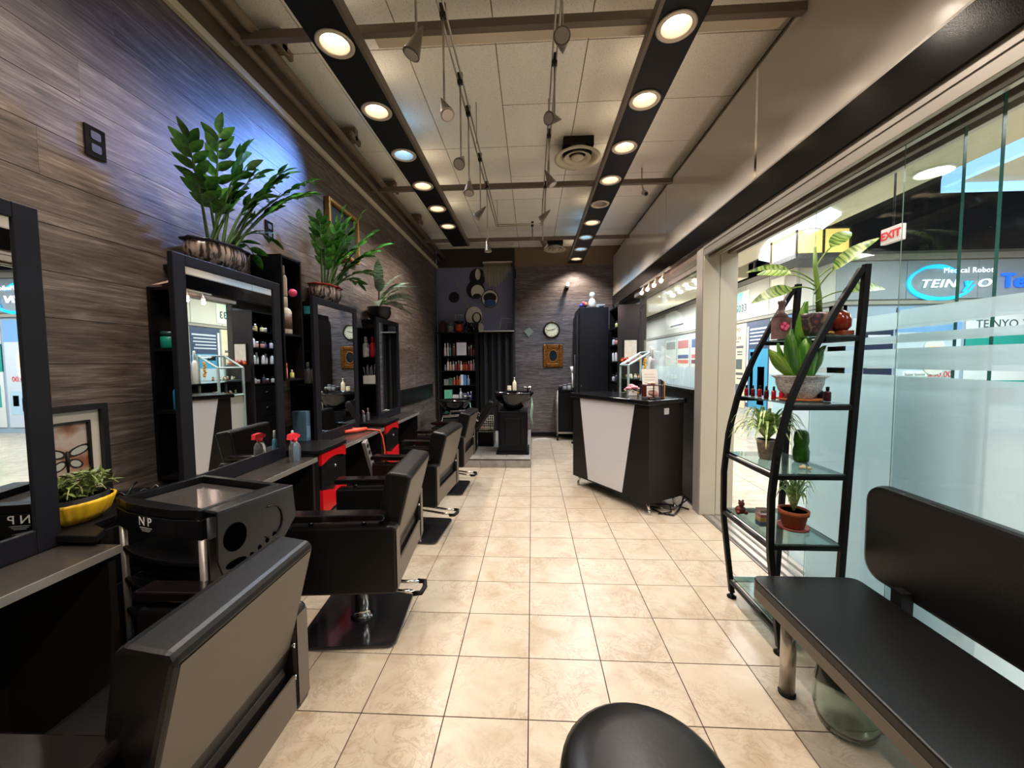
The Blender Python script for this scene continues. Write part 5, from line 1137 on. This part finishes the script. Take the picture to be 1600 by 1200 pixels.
part('flower', MB().ball((1.15, 2.24, ZD+.045), .03, 10).ball((1.12, 2.235, ZD+.05), .024, 10).ball((1.175, 2.245, ZD+.04), .022, 10), M('flower_cream', (226, 170, 150), .6), t)
part('flower', MB().ball((1.14, 2.24, ZD+.140), .028, 10, .5).ball((1.11, 2.24, ZD+.138), .02, 10, .5), M('flower_cream'), t)
t = thing('price_card', 'white price list card in a clear stand on the reception desk', 'card', (1.17, 2.38, ZD))
R_ = Matrix.Translation((1.17, 2.38, ZD)) @ Matrix.Rotation(-.25, 4, 'X')
part('card', MB().box(-.075, .075, -.002, .002, .0, .275, R_), M('card_white', (226, 218, 208), .5), t)
for k in range(6): part('print_line', MB().box(-.055, .055-.015*(k % 2), -.0028, -.0021, .08+.028*k, .083+.028*k, R_), M('print_brown', (150, 90, 80), .5), t)
t = thing('brochure_holder', 'dark brochures standing beside the price list card', 'brochures', (1.27, 2.36, ZD))
for k, c3 in enumerate(((30, 40, 60), (70, 40, 40), (220, 170, 90))): part('brochure', MB().box(1.245+.016*k, 1.256+.016*k, 2.34, 2.41, ZD, ZD+.17-.01*k), M('bro%d' % k, c3, .4), t)
solo('payment_terminal', 'small black payment terminal and pens on the desk edge', 'terminal', MB().rbox(1.02, 1.07, 2.13, 2.17, ZD, ZD+.02, .008).tube([(1.075, 2.10, ZD+.006), (1.13, 2.13, ZD+.006)], .005, 8).rbox(1.125, 1.165, 2.09, 2.14, ZD, ZD+.022, .008), M('terminal', (70, 68, 72), .3), bevel=.002)
# ------------------------------------------------------------------ DISPLAY CASE
t = thing('display_case', 'pale metal-framed glass curio case with a sloping top full of ornaments', 'display case', (1.42, 3.88, 0))
x0, x1, y0, y1, zf, zb, zl = 1.27, 1.55, 3.68, 4.14, 1.33, 1.50, .93
fm = M('case_frame', (176, 192, 188), .35, .3)
for x, y, z in ((x0, y0, zf), (x0, y1, zf), (x1, y0, zb), (x1, y1, zb)): part('post', MB().box(x-.012, x+.012, y-.012, y+.012, 0, z), fm, t)
def rail(p, q): return MB().tube([p, q], .014, 4, smooth=False)
for p, q in (((x0, y0, zf), (x0, y1, zf)), ((x1, y0, zb), (x1, y1, zb)), ((x0, y0, zf), (x1, y0, zb)), ((x0, y1, zf), (x1, y1, zb)), ((x0, y0, zl), (x0, y1, zl)), ((x0, y0, zl), (x1, y0, zl)), ((x1, y0, zl), (x1, y1, zl)), ((x0, y1, zl), (x1, y1, zl))): part('frame_rail', rail(p, q), fm, t)
part('cabinet_base', MB().box(x0+.013, x1-.013, y0+.013, y1-.013, .02, zl-.016), M('case_base', (196, 196, 186), .4), t)
part('floor_panel', MB().box(x0+.013, x1-.013, y0+.013, y1-.013, zl-.005, zl+.002), blk, t)
part('glass_shelf', MB().box(x0+.014, x1-.014, y0+.014, y1-.014, 1.148, 1.153), M('shelf_glass'), t)
part('glass_pane', MB().add([(x0+.01, y0, zf), (x1-.01, y0, zb), (x1-.01, y1, zb), (x0+.01, y1, zf)], [(0, 1, 2, 3)]), _M['pane'], t)
part('glass_pane', MB().add([(x0, y0, zl), (x0, y1, zl), (x0, y1, zf), (x0, y0, zf)], [(0, 1, 2, 3)]), _M['pane'], t)
part('glass_pane', MB().add([(x0, y0, zl), (x1, y0, zl), (x1, y0, zb), (x0, y0, zf)], [(0, 1, 2, 3)]), _M['pane'], t)
cc = [(220, 210, 190), (200, 130, 80), (190, 170, 110), (210, 200, 190), (160, 90, 70), (225, 215, 200), (120, 130, 90)]
nm = ['first', 'second', 'third', 'fourth', 'fifth', 'sixth', 'seventh', 'eighth']
for row, z in enumerate((zl+.0025, 1.1535)):
    for k in range(8):
        h_ = (.07 if row == 0 else .055)*random.uniform(.7, 1.2); x_ = x0+.05+.09*(k % 2)+random.uniform(0, .03); y_ = y0+.045+.053*k
        t2 = thing('ornament', 'tiny ornament in the %s row of the display case, %s from the near end' % (('lower', 'upper')[row], nm[k]), 'ornament', (x_, y_, z), 'ornaments in the display case')
        part('ornament_base', MB().lathe([(.014, 0), (.016, h_*.3), (.009, h_*.6)], (x_, y_, z), 10), M('orn%d' % (k % 7), cc[k % 7], .35), t2)
        part('ornament_top', MB().ball((x_, y_, z+h_*.75), .012, 8), M('orn%d' % ((k+3) % 7), cc[(k+3) % 7], .35), t2)
solo('flower_hanging', 'orange-yellow flower garland hanging inside the display case', 'garland', (lambda m_: [m_.ball((1.485+.008*math.sin(k*2), 3.70+.006*(k % 3), 1.22+.026*k), .018, 8) for k in range(8)][-1])(MB()), M('marigold', (236, 160, 40), .6))
# ledge items near window
ZL = 1.1155
t = thing('figurine_group', 'cluster of orange glass ornaments on the ledge behind the display case', 'ornaments', (1.5, 4.25, ZL))
part('riser', MB().box(1.292, 1.585, 4.19, 4.33, ZL, ZL+.25), M('riser_dark', (40, 30, 28), .4), t)
for k in range(14): part('glass_piece', MB().ball((1.31+.019*k, 4.23+.03*(k % 3), ZL+.275+.014*(k % 2)), .022, 8, 1.1+.4*(k % 3)), M('amber%d' % (k % 2), ((196, 88, 30), (150, 40, 24))[k % 2], .1), t)
t = thing('wall_picture', 'white framed print standing on the ledge against the dark panel', 'picture', (1.5, 4.3, 1.35))
part('frame', MB().box(1.36, 1.56, 4.345, 4.36, 1.40, 1.70), M('pic_black'), t); part('print', MB().box(1.372, 1.548, 4.341, 4.345, 1.412, 1.688), M('print_pale', (214, 208, 196), .5, var=.12, scale=16), t)
bottle('tall white bottle on the window ledge', (1.53, 3.60, ZL), .45, .03, (226, 224, 214), (226, 224, 214)); bottle('tall silver-grey bottle on the window ledge', (1.53, 3.52, ZL), .42, .028, (150, 152, 156), (200, 200, 200))

# ------------------------------------------------------------------ RIGHT SHELVING + TALL CABINET
t = thing('shelving_unit', 'black open shelving unit with drawers against the right wall at the back', 'shelf', (1.43, 4.8, 0))
part('side_panel', MB().box(1.28, 1.59, 4.37, 4.39, 0, 2.21), M('panel_sheen', (40, 36, 38), .3), t)
part('side_panel', MB().box(1.28, 1.59, 4.975, 4.99, 0, 2.21), blk, t)
part('back_panel', MB().box(1.58, 1.59, 4.391, 4.974, 0, 2.21), blk2, t)
SH = [1.05, 1.36, 1.62, 1.88, 2.19]
for z in SH: part('shelf', MB().box(1.285, 1.579, 4.391, 4.974, z, z+.018), blk, t)
for k in range(4):
    d = part('drawer_front', MB().box(1.281, 1.297, 4.395, 4.97, .04+.25*k, .28+.25*k), blk, t, .002); part('handle', MB().tube([(1.274, 4.62, .18+.25*k), (1.274, 4.74, .18+.25*k)], .005, 8), chrome, d)
rows = [(1.068, 'drawer-top', [((190, 180, 176), 'bottle', .12), ((150, 120, 120), 'jar', .06), ((60, 60, 70), 'bottle', .14), ((90, 40, 40), 'jar', .07), ((180, 180, 180), 'bottle', .1)]),
        (1.378, 'second', [((228, 230, 232), 'pump_bottle', .2), ((232, 232, 232), 'bottle', .19), ((226, 226, 226), 'pump_bottle', .2), ((232, 230, 226), 'bottle', .17), ((220, 222, 226), 'bottle', .2)]),
        (1.638, 'third', [((222, 222, 222), 'spray_bottle', .2), ((206, 150, 140), 'jar', .1), ((200, 140, 130), 'jar', .1), ((60, 60, 110), 'bottle', .1), ((190, 190, 196), 'bottle', .13)]),
        (1.898, 'top', [((150, 140, 110), 'jar', .07), ((180, 160, 90), 'bottle', .12), ((190, 180, 120), 'bottle', .1), ((120, 110, 110), 'jar', .07)])]
colname = {(190, 180, 176): 'beige'}
for z, rn, its in rows:
    for k, (c_, kd, h_) in enumerate(its):
        bottle('%s %s from the near end, %s shelf, right-hand unit' % (nm[k], kd.replace("_", " "), rn), (1.33+.03*(k % 2), 4.455+.105*k, z), h_, .028 if kd != 'jar' else .035, c_, (235, 235, 235) if k % 2 else (40, 40, 44), kd, 'products on the right-hand shelving unit', 'jar' if kd == 'jar' else 'bottle')
t = thing('tall_cabinet', 'tall black cabinet in the right rear corner with toys on its top', 'cabinet', (1.03, 5.4, 0))
part('carcass', MB().box(.80, 1.272, 5.03, 5.76, 0, 2.27), blk, t, .004)
part('door', MB().box(.803, 1.269, 5.01, 5.028, .03, 2.265), M('door_black', (20, 21, 26), .45, spec=.3), t, .003)
part('hinge', MB().tube([(.83, 5.006, .98), (.83, 5.01, .98)], .014, 10), steel, t)
part('door_edge', MB().box(.775, .799, 5.2, 5.76, .0, 2.17), M('edge_black', (44, 42, 42), .5), t)
t = thing('toy_figure', 'white bald toy figure standing on the tall black cabinet', 'figurine', (1.02, 5.12, 2.271))
cw = M('cream_white', (226, 214, 196), .5)
part('figure_body', MB().lathe([(.05, 0), (.065, .02), (.06, .10), (.035, .15), (.02, .165)], (1.02, 5.12, 2.271), 16), cw, t); part('figure_head', MB().ball((1.02, 5.12, 2.475), .048, 14, 1.15), cw, t)
t = thing('toy_pile', 'pile of red orange and blue toys on the tall black cabinet', 'toys', (.86, 5.12, 2.271))
for k, (x_, z_, c_) in enumerate(((.85, .035, (50, 50, 130)), (.90, .05, (200, 40, 70)), (.915, .055, (236, 130, 50)), (.88, .075, (230, 90, 90)), (.84, .02, (60, 60, 140)), (.905, .02, (30, 30, 34)))): part('toy', MB().ball((x_-.0, 5.12, 2.274+max(z_, .032)), .032, 10), M('toy%d' % k, c_, .4), t)
carton('white and red box lying on the tall black cabinet', (1.17, 5.2, 2.271), .14, .06, .06, (226, 220, 214), front=(220, 50, 40))
solo('glass_dish', 'low grey glass dish on the tall black cabinet', 'dish', MB().lathe([(.03, 0), (.06, .03), (.055, .03), (.028, .006)], (1.17, 5.08, 2.271), 20), M('dish_grey', (120, 120, 120), .15))
# ------------------------------------------------------------------ BACK WALL
YW = 5.779
t = thing('wall_clock', 'round wall clock with cream face and black numerals on the plank end wall', 'clock', (.385, YW, 1.97))
YK = YW
part('rim', MB().tube([(.385+.138*math.cos(2*PI*k/32), YK-.02, 1.97+.138*math.sin(2*PI*k/32)) for k in range(33)], .015, 8, caps=False), M('clock_rim', (60, 50, 42), .3, .4), t)
part('face', MB().prism([(.385+.134*math.cos(2*PI*k/32), 1.97+.134*math.sin(2*PI*k/32)) for k in range(32)], YK-.015, YK-.001, 'y'), M('clock_face', (220, 208, 170), .5), t)
for k in range(12):
    a = PI/2-2*PI*(k+1)/12; text('numeral', str(k+1), .042, blk2, (.385+.105*math.cos(a), YK-.0165, 1.97+.105*math.sin(a)), (1, 0, 0), (0, 0, 1), t, .0004)
part('hand', MB().tube([(.385, YK-.018, 1.97), (.445, YK-.018, 1.99)], .0045, 6), blk2, t); part('hand', MB().tube([(.385, YK-.019, 1.97), (.295, YK-.019, 1.96)], .003, 6), blk2, t)
t = thing('wall_picture', 'ornate square gold frame around a dark oval on the end wall below the clock', 'picture', (.405, YW, 1.28))
x0, x1, z0, z1 = .225, .59, 1.285, 1.70
for a, b, c_, d_ in ((x0, x0+.07, z0, z1), (x1-.07, x1, z0, z1), (x0+.07, x1-.07, z0, z0+.07), (x0+.07, x1-.07, z1-.07, z1)): part('frame_rail', MB().box(a, b, YW-.03, YW-.001, c_, d_), M('gold_ornate', (128, 78, 26), .35, .6, var=.75, scale=55, bump=.8), t, .01)
cx, cz = .4075, 1.4925; ov = []
part('spandrel', MB().box(x0+.07, x1-.07, YW-.02, YW-.002, z0+.07, z1-.07), M('gold_ornate'), t)
part('oval_glass', MB().prism([(cx+.075*math.cos(2*PI*k/28), cz+.105*math.sin(2*PI*k/28)) for k in range(28)], YW-.024, YW-.0205, 'y'), M('oval_dark', (30, 34, 38), .1), t)
part('oval_rim', MB().tube([(cx+.078*math.cos(2*PI*k/28), YW-.024, cz+.108*math.sin(2*PI*k/28)) for k in range(29)], .006, 6, caps=False), gold, t)
solo('wall_cloth', 'grey-green diamond-shaped cloth pinned to the end wall beside the curtain', 'cloth', MB().prism([(-.13, 1.95), (-.04, 1.84), (.05, 1.945), (-.03, 2.02)], YW-.012, YW-.006, 'y'), M('cloth_green', (120, 130, 110), .8))
t = thing('wall_spotlight', 'small black and white spotlight on the end wall above the cabinet', 'spotlight', (.66, YW, 2.72))
part('mount', MB().box(.66, .70, YW-.02, YW-.001, 2.76, 2.82), blk2, t); part('spot_head', MB().tube([(.675, YW-.04, 2.80), (.655, YW-.10, 2.72)], .03, 14), M('spot_white', (225, 220, 215), .4), t); part('hood', MB().tube([(.655, YW-.10, 2.72), (.645, YW-.13, 2.68)], .034, 14), blk2, t)
# alcove: mural
t = thing('mural', 'slate-blue mural with overlapping black and white round motifs', 'mural', (-1.0, 5.785, 1.94))
part('panel', MB().box(-1.725, -.325, 5.78, 5.789, 1.945, 3.13), M('mural_blue', (122, 126, 158), .7, var=.08, scale=2), t)
mk = M('mural_black', (26, 24, 28), .6); mwh = M('mural_pale', (214, 210, 196), .6); mb_ = M('mural_bluedisc', (60, 84, 140), .5)
def dsc(cx, cz, rx, rz, y, m_, n=22, a0=0): part('motif', MB().prism([(cx+rx*math.cos(2*PI*k/n+a0), cz+rz*math.sin(2*PI*k/n+a0)) for k in range(n)], y-.0014, y, 'y'), m_, t)
for l in ((-1.42, 2.59, .10, .10, mk), (-.98, 2.94, .15, .17, mk), (-.97, 3.0, .05, .10, mwh), (-1.02, 2.72, .17, .17, mk), (-.98, 2.68, .12, .13, mwh), (-.99, 2.60, .08, .05, mk), (-1.06, 2.22, .17, .20, mk), (-1.05, 2.23, .155, .185, mwh), (-1.0, 2.2, .09, .11, mk), (-1.0, 2.21, .06, .08, mwh),
          (-.75, 2.55, .16, .17, mk), (-.75, 2.55, .145, .155, mwh), (-.75, 2.57, .12, .09, mk), (-.75, 2.47, .11, .07, mb_), (-1.04, 2.02, .12, .09, mk), (-.92, 2.02, .05, .08, mwh)):
    dsc(*l[:4], 5.7795-.0016*len([c for c in t.children]), l[4])
for pts in ([(-1.42, 2.95), (-1.38, 2.95), (-1.12, 2.38), (-1.17, 2.36)],): part('motif', MB().prism(pts, 5.7784, 5.7796, 'y'), M('mural_grey', (130, 128, 134), .6), t)
for pts in ([(-.58, 2.0), (-.54, 2.2), (-.32, 2.17)], [(-.46, 2.0), (-.44, 2.12), (-.32, 2.10)], [(-1.4, 2.0), (-1.4, 2.27), (-1.25, 2.26)]): part('motif_line', MB().tube([(x, 5.777, z) for x, z in pts], .006, 5), mwh, t)
solo('white_bar', 'white horizontal rod near the ceiling of the recess', 'rod', MB().box(-1.70, -.30, 5.45, 5.48, 3.43, 3.455), M('rod_white', (200, 190, 176), .5))
t = thing('bead_curtain', 'small white shelf with pale fringe strands hanging in the recess', 'fringe', (-.55, 5.65, 3.05))
part('shelf_board', MB().box(-.86, -.33, 5.62, 5.72, 3.17, 3.19), M('rod_white'), t)
mb = MB()
for k in range(46):
    x = -.84+.49*k/45; l_ = .5-.45*abs(k/45-.35)-random.uniform(0, .1)
    mb.tube([(x, 5.66+random.uniform(-.02, .02), 3.17), (x+random.uniform(-.01, .01), 5.66, 3.17-l_)], .004, 4)
part('strands', mb, M('strand', (176, 168, 140), .6), t, stuff=True)
# shelving at back-left
t = thing('shelving_unit', 'black bookcase of hair products in the recess under the mural', 'shelf', (-1.3, 5.6, 0))
X0, X1, Y0, Y1 = -1.665, -.945, 5.50, 5.76
SB = [.12, .45, .705, .97, 1.235, 1.50]
part('side_panel', MB().box(X0, X0+.05, Y0, Y1, .121, 1.905), blk, t); part('side_panel', MB().box(X1-.05, X1, Y0, Y1, .121, 1.905), blk, t)
part('back_panel', MB().box(X0+.05, X1-.05, Y1-.008, Y1, .121, 1.905), blk2, t); part('top', MB().box(X0-.03, X1+.02, Y0-.01, Y1, 1.906, 1.925), blk, t)
for z in SB[1:]: part('shelf', MB().box(X0+.051, X1-.051, Y0+.004, Y1-.009, z-.016, z), blk, t)
solo('ledge_board', 'thin white ledge board along the top of the curtain', 'board', MB().box(-.925, -.30, 5.49, 5.76, 1.928, 1.945), M('ledge_white', (190, 184, 172), .5))
def row(z, n_, items, shelfname):
    x = X0+.085
    for k, (kd, wd, h_, c_, cap) in enumerate(items):
        x += wd/2
        lb = '%s item from the left on the %s shelf of the bookcase under the mural' % (['first', 'second', 'third', 'fourth', 'fifth', 'sixth', 'seventh', 'eighth', 'ninth', 'tenth', 'eleventh', 'twelfth'][k], shelfname)
        if kd == 'box': carton(lb.replace('item', 'carton'), (x, 5.56, z), wd*.92, .08, h_, c_, name='carton')
        elif kd == 'frame':
            tt = thing('wall_picture', 'white certificate in a thin frame on the top shelf of the bookcase', 'picture', (x, 5.54, z))
            part('frame', MB().box(x-wd*.47, x+wd*.47, 5.535, 5.545, z, z+h_), blkg, tt); part('sheet', MB().box(x-wd*.42, x+wd*.42, 5.532, 5.5345, z+.012, z+h_-.03), M('sheet_white', (214, 216, 226), .5), tt)
            for q in range(5): part('print_line', MB().box(x-wd*.32, x+wd*.3, 5.531, 5.532, z+.05+.03*q, z+.053+.03*q), M('print_grey'), tt)
        else: bottle(lb.replace('item', kd.replace('_', ' ')), (x, 5.56+.02*(k % 2), z), h_, wd*.42, c_, cap, kd, 'hair products in the bookcase under the mural')
        x += wd/2
row(1.50, 8, [('tube', .05, .23, (216, 196, 196), (226, 220, 220)), ('tube', .045, .24, (210, 212, 216), (220, 220, 220)), ('tube', .045, .22, (70, 120, 120), (90, 130, 130)), ('pump_bottle', .085, .22, (96, 62, 52), (222, 214, 206)), ('frame', .21, .27, (0, 0, 0), None), ('bottle', .045, .17, (70, 60, 66), (190, 190, 190)), ('bottle', .045, .19, (110, 60, 74), (200, 200, 204)), ('bottle', .04, .14, (100, 40, 60), (60, 50, 50))], 'top')
row(1.235, 12, [('bottle', .045, .11, (120, 124, 130), (200, 200, 200)), ('pump_bottle', .05, .22, (220, 214, 208), (226, 226, 226)), ('bottle', .05, .16, (190, 150, 120), (220, 214, 204)), ('bottle', .05, .17, (200, 196, 190), (150, 150, 150)), ('bottle', .05, .16, (120, 50, 56), (190, 190, 196)), ('bottle', .045, .18, (150, 56, 60), (200, 200, 206)), ('bottle', .05, .17, (214, 190, 170), (220, 220, 216)), ('bottle', .045, .16, (180, 80, 46), (150, 60, 36)), ('bottle', .045, .16, (170, 70, 44), (160, 60, 40)), ('bottle', .045, .17, (120, 44, 44), (200, 200, 206)), ('bottle', .045, .18, (200, 120, 130), (206, 206, 210)), ('bottle', .04, .2, (150, 150, 160), (200, 200, 200))], 'second')
row(.97, 8, [('box', .09, .11, (130, 130, 128), None), ('box', .07, .13, (70, 100, 90), None), ('bottle', .05, .14, (190, 90, 54), (214, 206, 196)), ('bottle', .05, .17, (170, 76, 44), (190, 130, 90)), ('bottle', .045, .16, (200, 120, 80), (190, 190, 190)), ('box', .055, .19, (214, 220, 228), None), ('box', .05, .18, (70, 130, 180), None), ('spray_bottle', .06, .18, (140, 144, 170), (190, 190, 206))], 'third')
row(.705, 6, [('box', .15, .18, (110, 196, 160), None), ('box', .12, .09, (206, 204, 196), None), ('spray_bottle', .06, .21, (206, 210, 216), (226, 226, 226)), ('box', .08, .12, (96, 96, 116), None), ('bottle', .05, .14, (60, 60, 130), (200, 200, 220)), ('bottle', .05, .15, (50, 50, 110), (220, 220, 230))], 'bottom')
# things on top of bookcase
solo('fan', 'dark round hand fan standing on the bookcase at the left', 'fan', MB().prism([(-1.60+.07*math.cos(2*PI*k/20), 2.04+.11*math.sin(2*PI*k/20)) for k in range(20)], 5.60, 5.615, 'y'), M('fan_dark', (56, 30, 30), .5))
t = thing('red_vase', 'orange-red vase with dark flared top on the bookcase', 'vase', (-1.30, 5.6, 1.926))
part('vase_body', MB().lathe([(.05, 0), (.07, .05), (.055, .12), (.05, .15)], (-1.30, 5.6, 1.9265), 18), M('vase_red', (176, 60, 30), .25), t); part('flared_top', MB().lathe([(.03, .15), (.10, .19), (.09, .2), (.001, .17)], (-1.30, 5.6, 1.9265), 18), blkg, t)
t = thing('elephant_statue', 'small black elephant statue on the bookcase', 'figurine', (-1.08, 5.6, 1.926))
part('figure_body', MB().ball((-1.08, 5.6, 2.05), .06, 14, .9, 1.3), blkg, t); part('figure_head', MB().ball((-1.15, 5.6, 2.08), .04, 12).tube([(-1.18, 5.6, 2.07), (-1.205, 5.6, 2.0), (-1.20, 5.6, 1.96)], [.018, .012, .008], 8), blkg, t)
for dx in (-.045, .045):
    for dy in (-.03, .03): part('leg', MB().tube([(-1.08+dx, 5.6+dy, 1.927), (-1.08+dx, 5.6+dy, 2.02)], .018, 8), blkg, t)
bottle('grey tin on the bookcase between the fan and the vase', (-1.46, 5.6, 1.926), .17, .06, (110, 116, 120), (90, 96, 100), 'jar', cat='tin')
# curtain
mb = MB(); n = 60; vv = []
for i in range(n+1):
    x = -.925+(.60)*i/n; y = 5.60+.04*math.sin(i*.5)+.012*math.sin(i*1.3); vv += [(x, y, .125), (x, y, 1.905)]
mb.add(vv, [(2*i, 2*i+2, 2*i+3, 2*i+1) for i in range(n)], True)
solo('curtain', 'black pleated curtain hanging in the recess beside the bookcase', 'curtain', mb, M('curtain_black', (22, 21, 24), .8))
solo('curtain_post', 'dark upright post at the corner of the recess', 'post', MB().box(-.322, -.292, 5.56, 5.775, .121, 3.16), M('post_dark', (30, 28, 28), .6))
# ------------------------------------------------------------------ SHAMPOO BASINS
def make_basin():
    t = thing('shampoo_basin', '', 'basin', (0, 0, 0), 'black ceramic shampoo basins on the platform')
    part('basin_bowl', MB().lathe([(.10, .60), (.15, .64), (.23, .74), (.265, .80), (.285, .82), (.285, .845), (.265, .845), (.24, .80), (.16, .70), (.001, .68)], (0, 0, 0), 36, 1, .85), M('ceramic_black', (16, 15, 16), .06, spec=.7), t)
    part('pedestal', MB().prism([(-.20, -.16), (.20, -.16), (.20, .3), (-.20, .3)], 0, .59), M('pedestal', (14, 14, 18), .25, spec=.2), t, .01)
    d = part('pedestal_door', MB().box(-.17, .17, -.172, -.161, .06, .55), M('pedestal'), t, .004)
    part('raised_panel', MB().box(-.11, .11, -.186, -.173, .11, .50), M('pedestal'), d, .008)
    part('plinth', MB().box(-.23, .22, -.19, .32, 0, .03), M('pedestal'), t, .004)
    f_ = part('faucet', MB().tube([(.20, .12, .84), (.20, .10, .90), (.14, .02, .905)], .016, 10), chrome, t)
    part('faucet_handle', MB().ball((.23, .13, .895), .028, 10), chrome, f_)
    part('hose', MB().tube([(.25, .0, .80), (.27, -.05, .65), (.255, -.08, .5), (.27, -.06, .36), (.24, -.02, .52), (.26, .02, .7)], .008, 8), M('hose_green', (150, 190, 160), .3, .3), t)
    return t
bs = make_basin(); bs.location = (-.245, 3.97, .121); bs['label'] = 'black shampoo basin on a panelled pedestal at the right end of the step'
dup(bs, (-1.2, 4.62, .121), 0, 'black shampoo basin at the left end of the step behind the last chair', (.95, .95, .80))
bottle('white pump bottle on the rim of the right shampoo basin', (-.235, 4.17, .968), .19, .028, (226, 216, 190), (232, 224, 204), 'pump_bottle')
bottle('small white jar beside the pump bottle on the right basin', (-.31, 4.17, .968), .07, .03, (220, 210, 186), (226, 218, 200), 'jar', cat='jar')
t = thing('shampoo_chair', 'black reclining shampoo chair back leaning against the right basin', 'chair', (-.8, 3.9, .121))
part('seat', MB().rbox(-1.30, -.72, 3.72, 4.2, .45, .56, .03, 'y'), vinyl, t, .02)
part('backrest', MB().prism([(-.80, .50), (-.70, .48), (-.475, .80), (-.50, .86), (-.56, .87)], 3.70, 4.2, 'y'), vinyl, t, .02)
part('seat_base', MB().box(-1.2, -.78, 3.78, 4.14, .121, .449), blk2, t)
for y in (3.69, 4.2): part('arm', MB().tube([(-1.2, y, .56), (-1.18, y, .66), (-.85, y, .68), (-.70, y, .60)], .016, 8), chrome, t)
t = thing('wire_basket', 'white wire basket of bottles between the chair and the right basin', 'basket', (-.6, 4.35, .121))
for k in range(8): part('wire', MB().tube([(-.78, 4.32, .34+.035*k), (-.56, 4.32, .34+.035*k)], .004, 5), M('wire_pale', (190, 186, 168), .4), t)
for k in range(8): part('wire', MB().tube([(-.78+.031*k, 4.32, .34), (-.78+.031*k, 4.32, .585)], .004, 5), M('wire_pale'), t)
part('bin', MB().box(-.80, -.56, 4.30, 4.60, .121, .33), blk, t)
for k in range(4): part('contents', MB().ball((-.74+.045*k, 4.42, .37), .035, 8), M('basket_item%d' % (k % 2), ((150, 84, 50), (110, 120, 80))[k % 2], .5), t)
t = thing('hand_shower', 'white hand-held dryer nozzle hanging on a black post beside the cabinet', 'dryer', (.72, 5.25, 0))
part('post', MB().tube([(.735, 5.12, .0), (.735, 5.12, 1.50)], .02, 10), blk, t); part('nozzle', MB().tube([(.68, 5.10, 1.30), (.69, 5.10, 1.20)], [.028, .02], 10).tube([(.69, 5.10, 1.2), (.70, 5.10, .95)], .012, 8), white, t); part('foot', MB().lathe([(.06, 0), (.06, .02), (.02, .03)], (.735, 5.12, 0), 20), blk, t)
# cart
t = thing('utility_cart', 'black utility cart with a pale metal frame against the end wall', 'cart', (.6, 5.5, 0))
part('cart_box', MB().box(.475, .735, 5.36, 5.66, .14, .86), blk, t, .004)
for x, y in ((.462, 5.35), (.748, 5.35), (.462, 5.67), (.748, 5.67)):
    part('post', MB().tube([(x, y, .08), (x, y, .885)], .011, 8), alu, t); part('caster', MB().tube([(x-.014, y, .04), (x+.014, y, .04)], .04, 12), blk2, t)
part('base_rail', MB().box(.46, .75, 5.345, 5.357, .12, .15), alu, t); part('tray', MB().box(.455, .755, 5.345, 5.68, .862, .885), blk, t)
for k, (x, c_) in enumerate(((.52, (30, 30, 32)), (.60, (160, 160, 164)), (.68, (190, 190, 190)))): bottle(['black jar on the utility cart', 'grey jar in the middle of the utility cart', 'pale jar at the right of the utility cart'][k], (x, 5.48, .886), .08+.015*k, .035, c_, (120, 120, 124), 'jar', cat='jar')
solo('extension_cord', 'thin white cord curling along the floor by the end wall', 'cord', MB().tube([(.02, 5.3, .008), (.12, 5.45, .008), (.25, 5.5, .008), (.36, 5.42, .008), (.43, 5.3, .008)], .007, 8), white)
struct('baseboard_back', MB().box(-.29, 1.5, 5.765, 5.7795, 0, .07), blk2, 'black baseboard along the plank end wall')
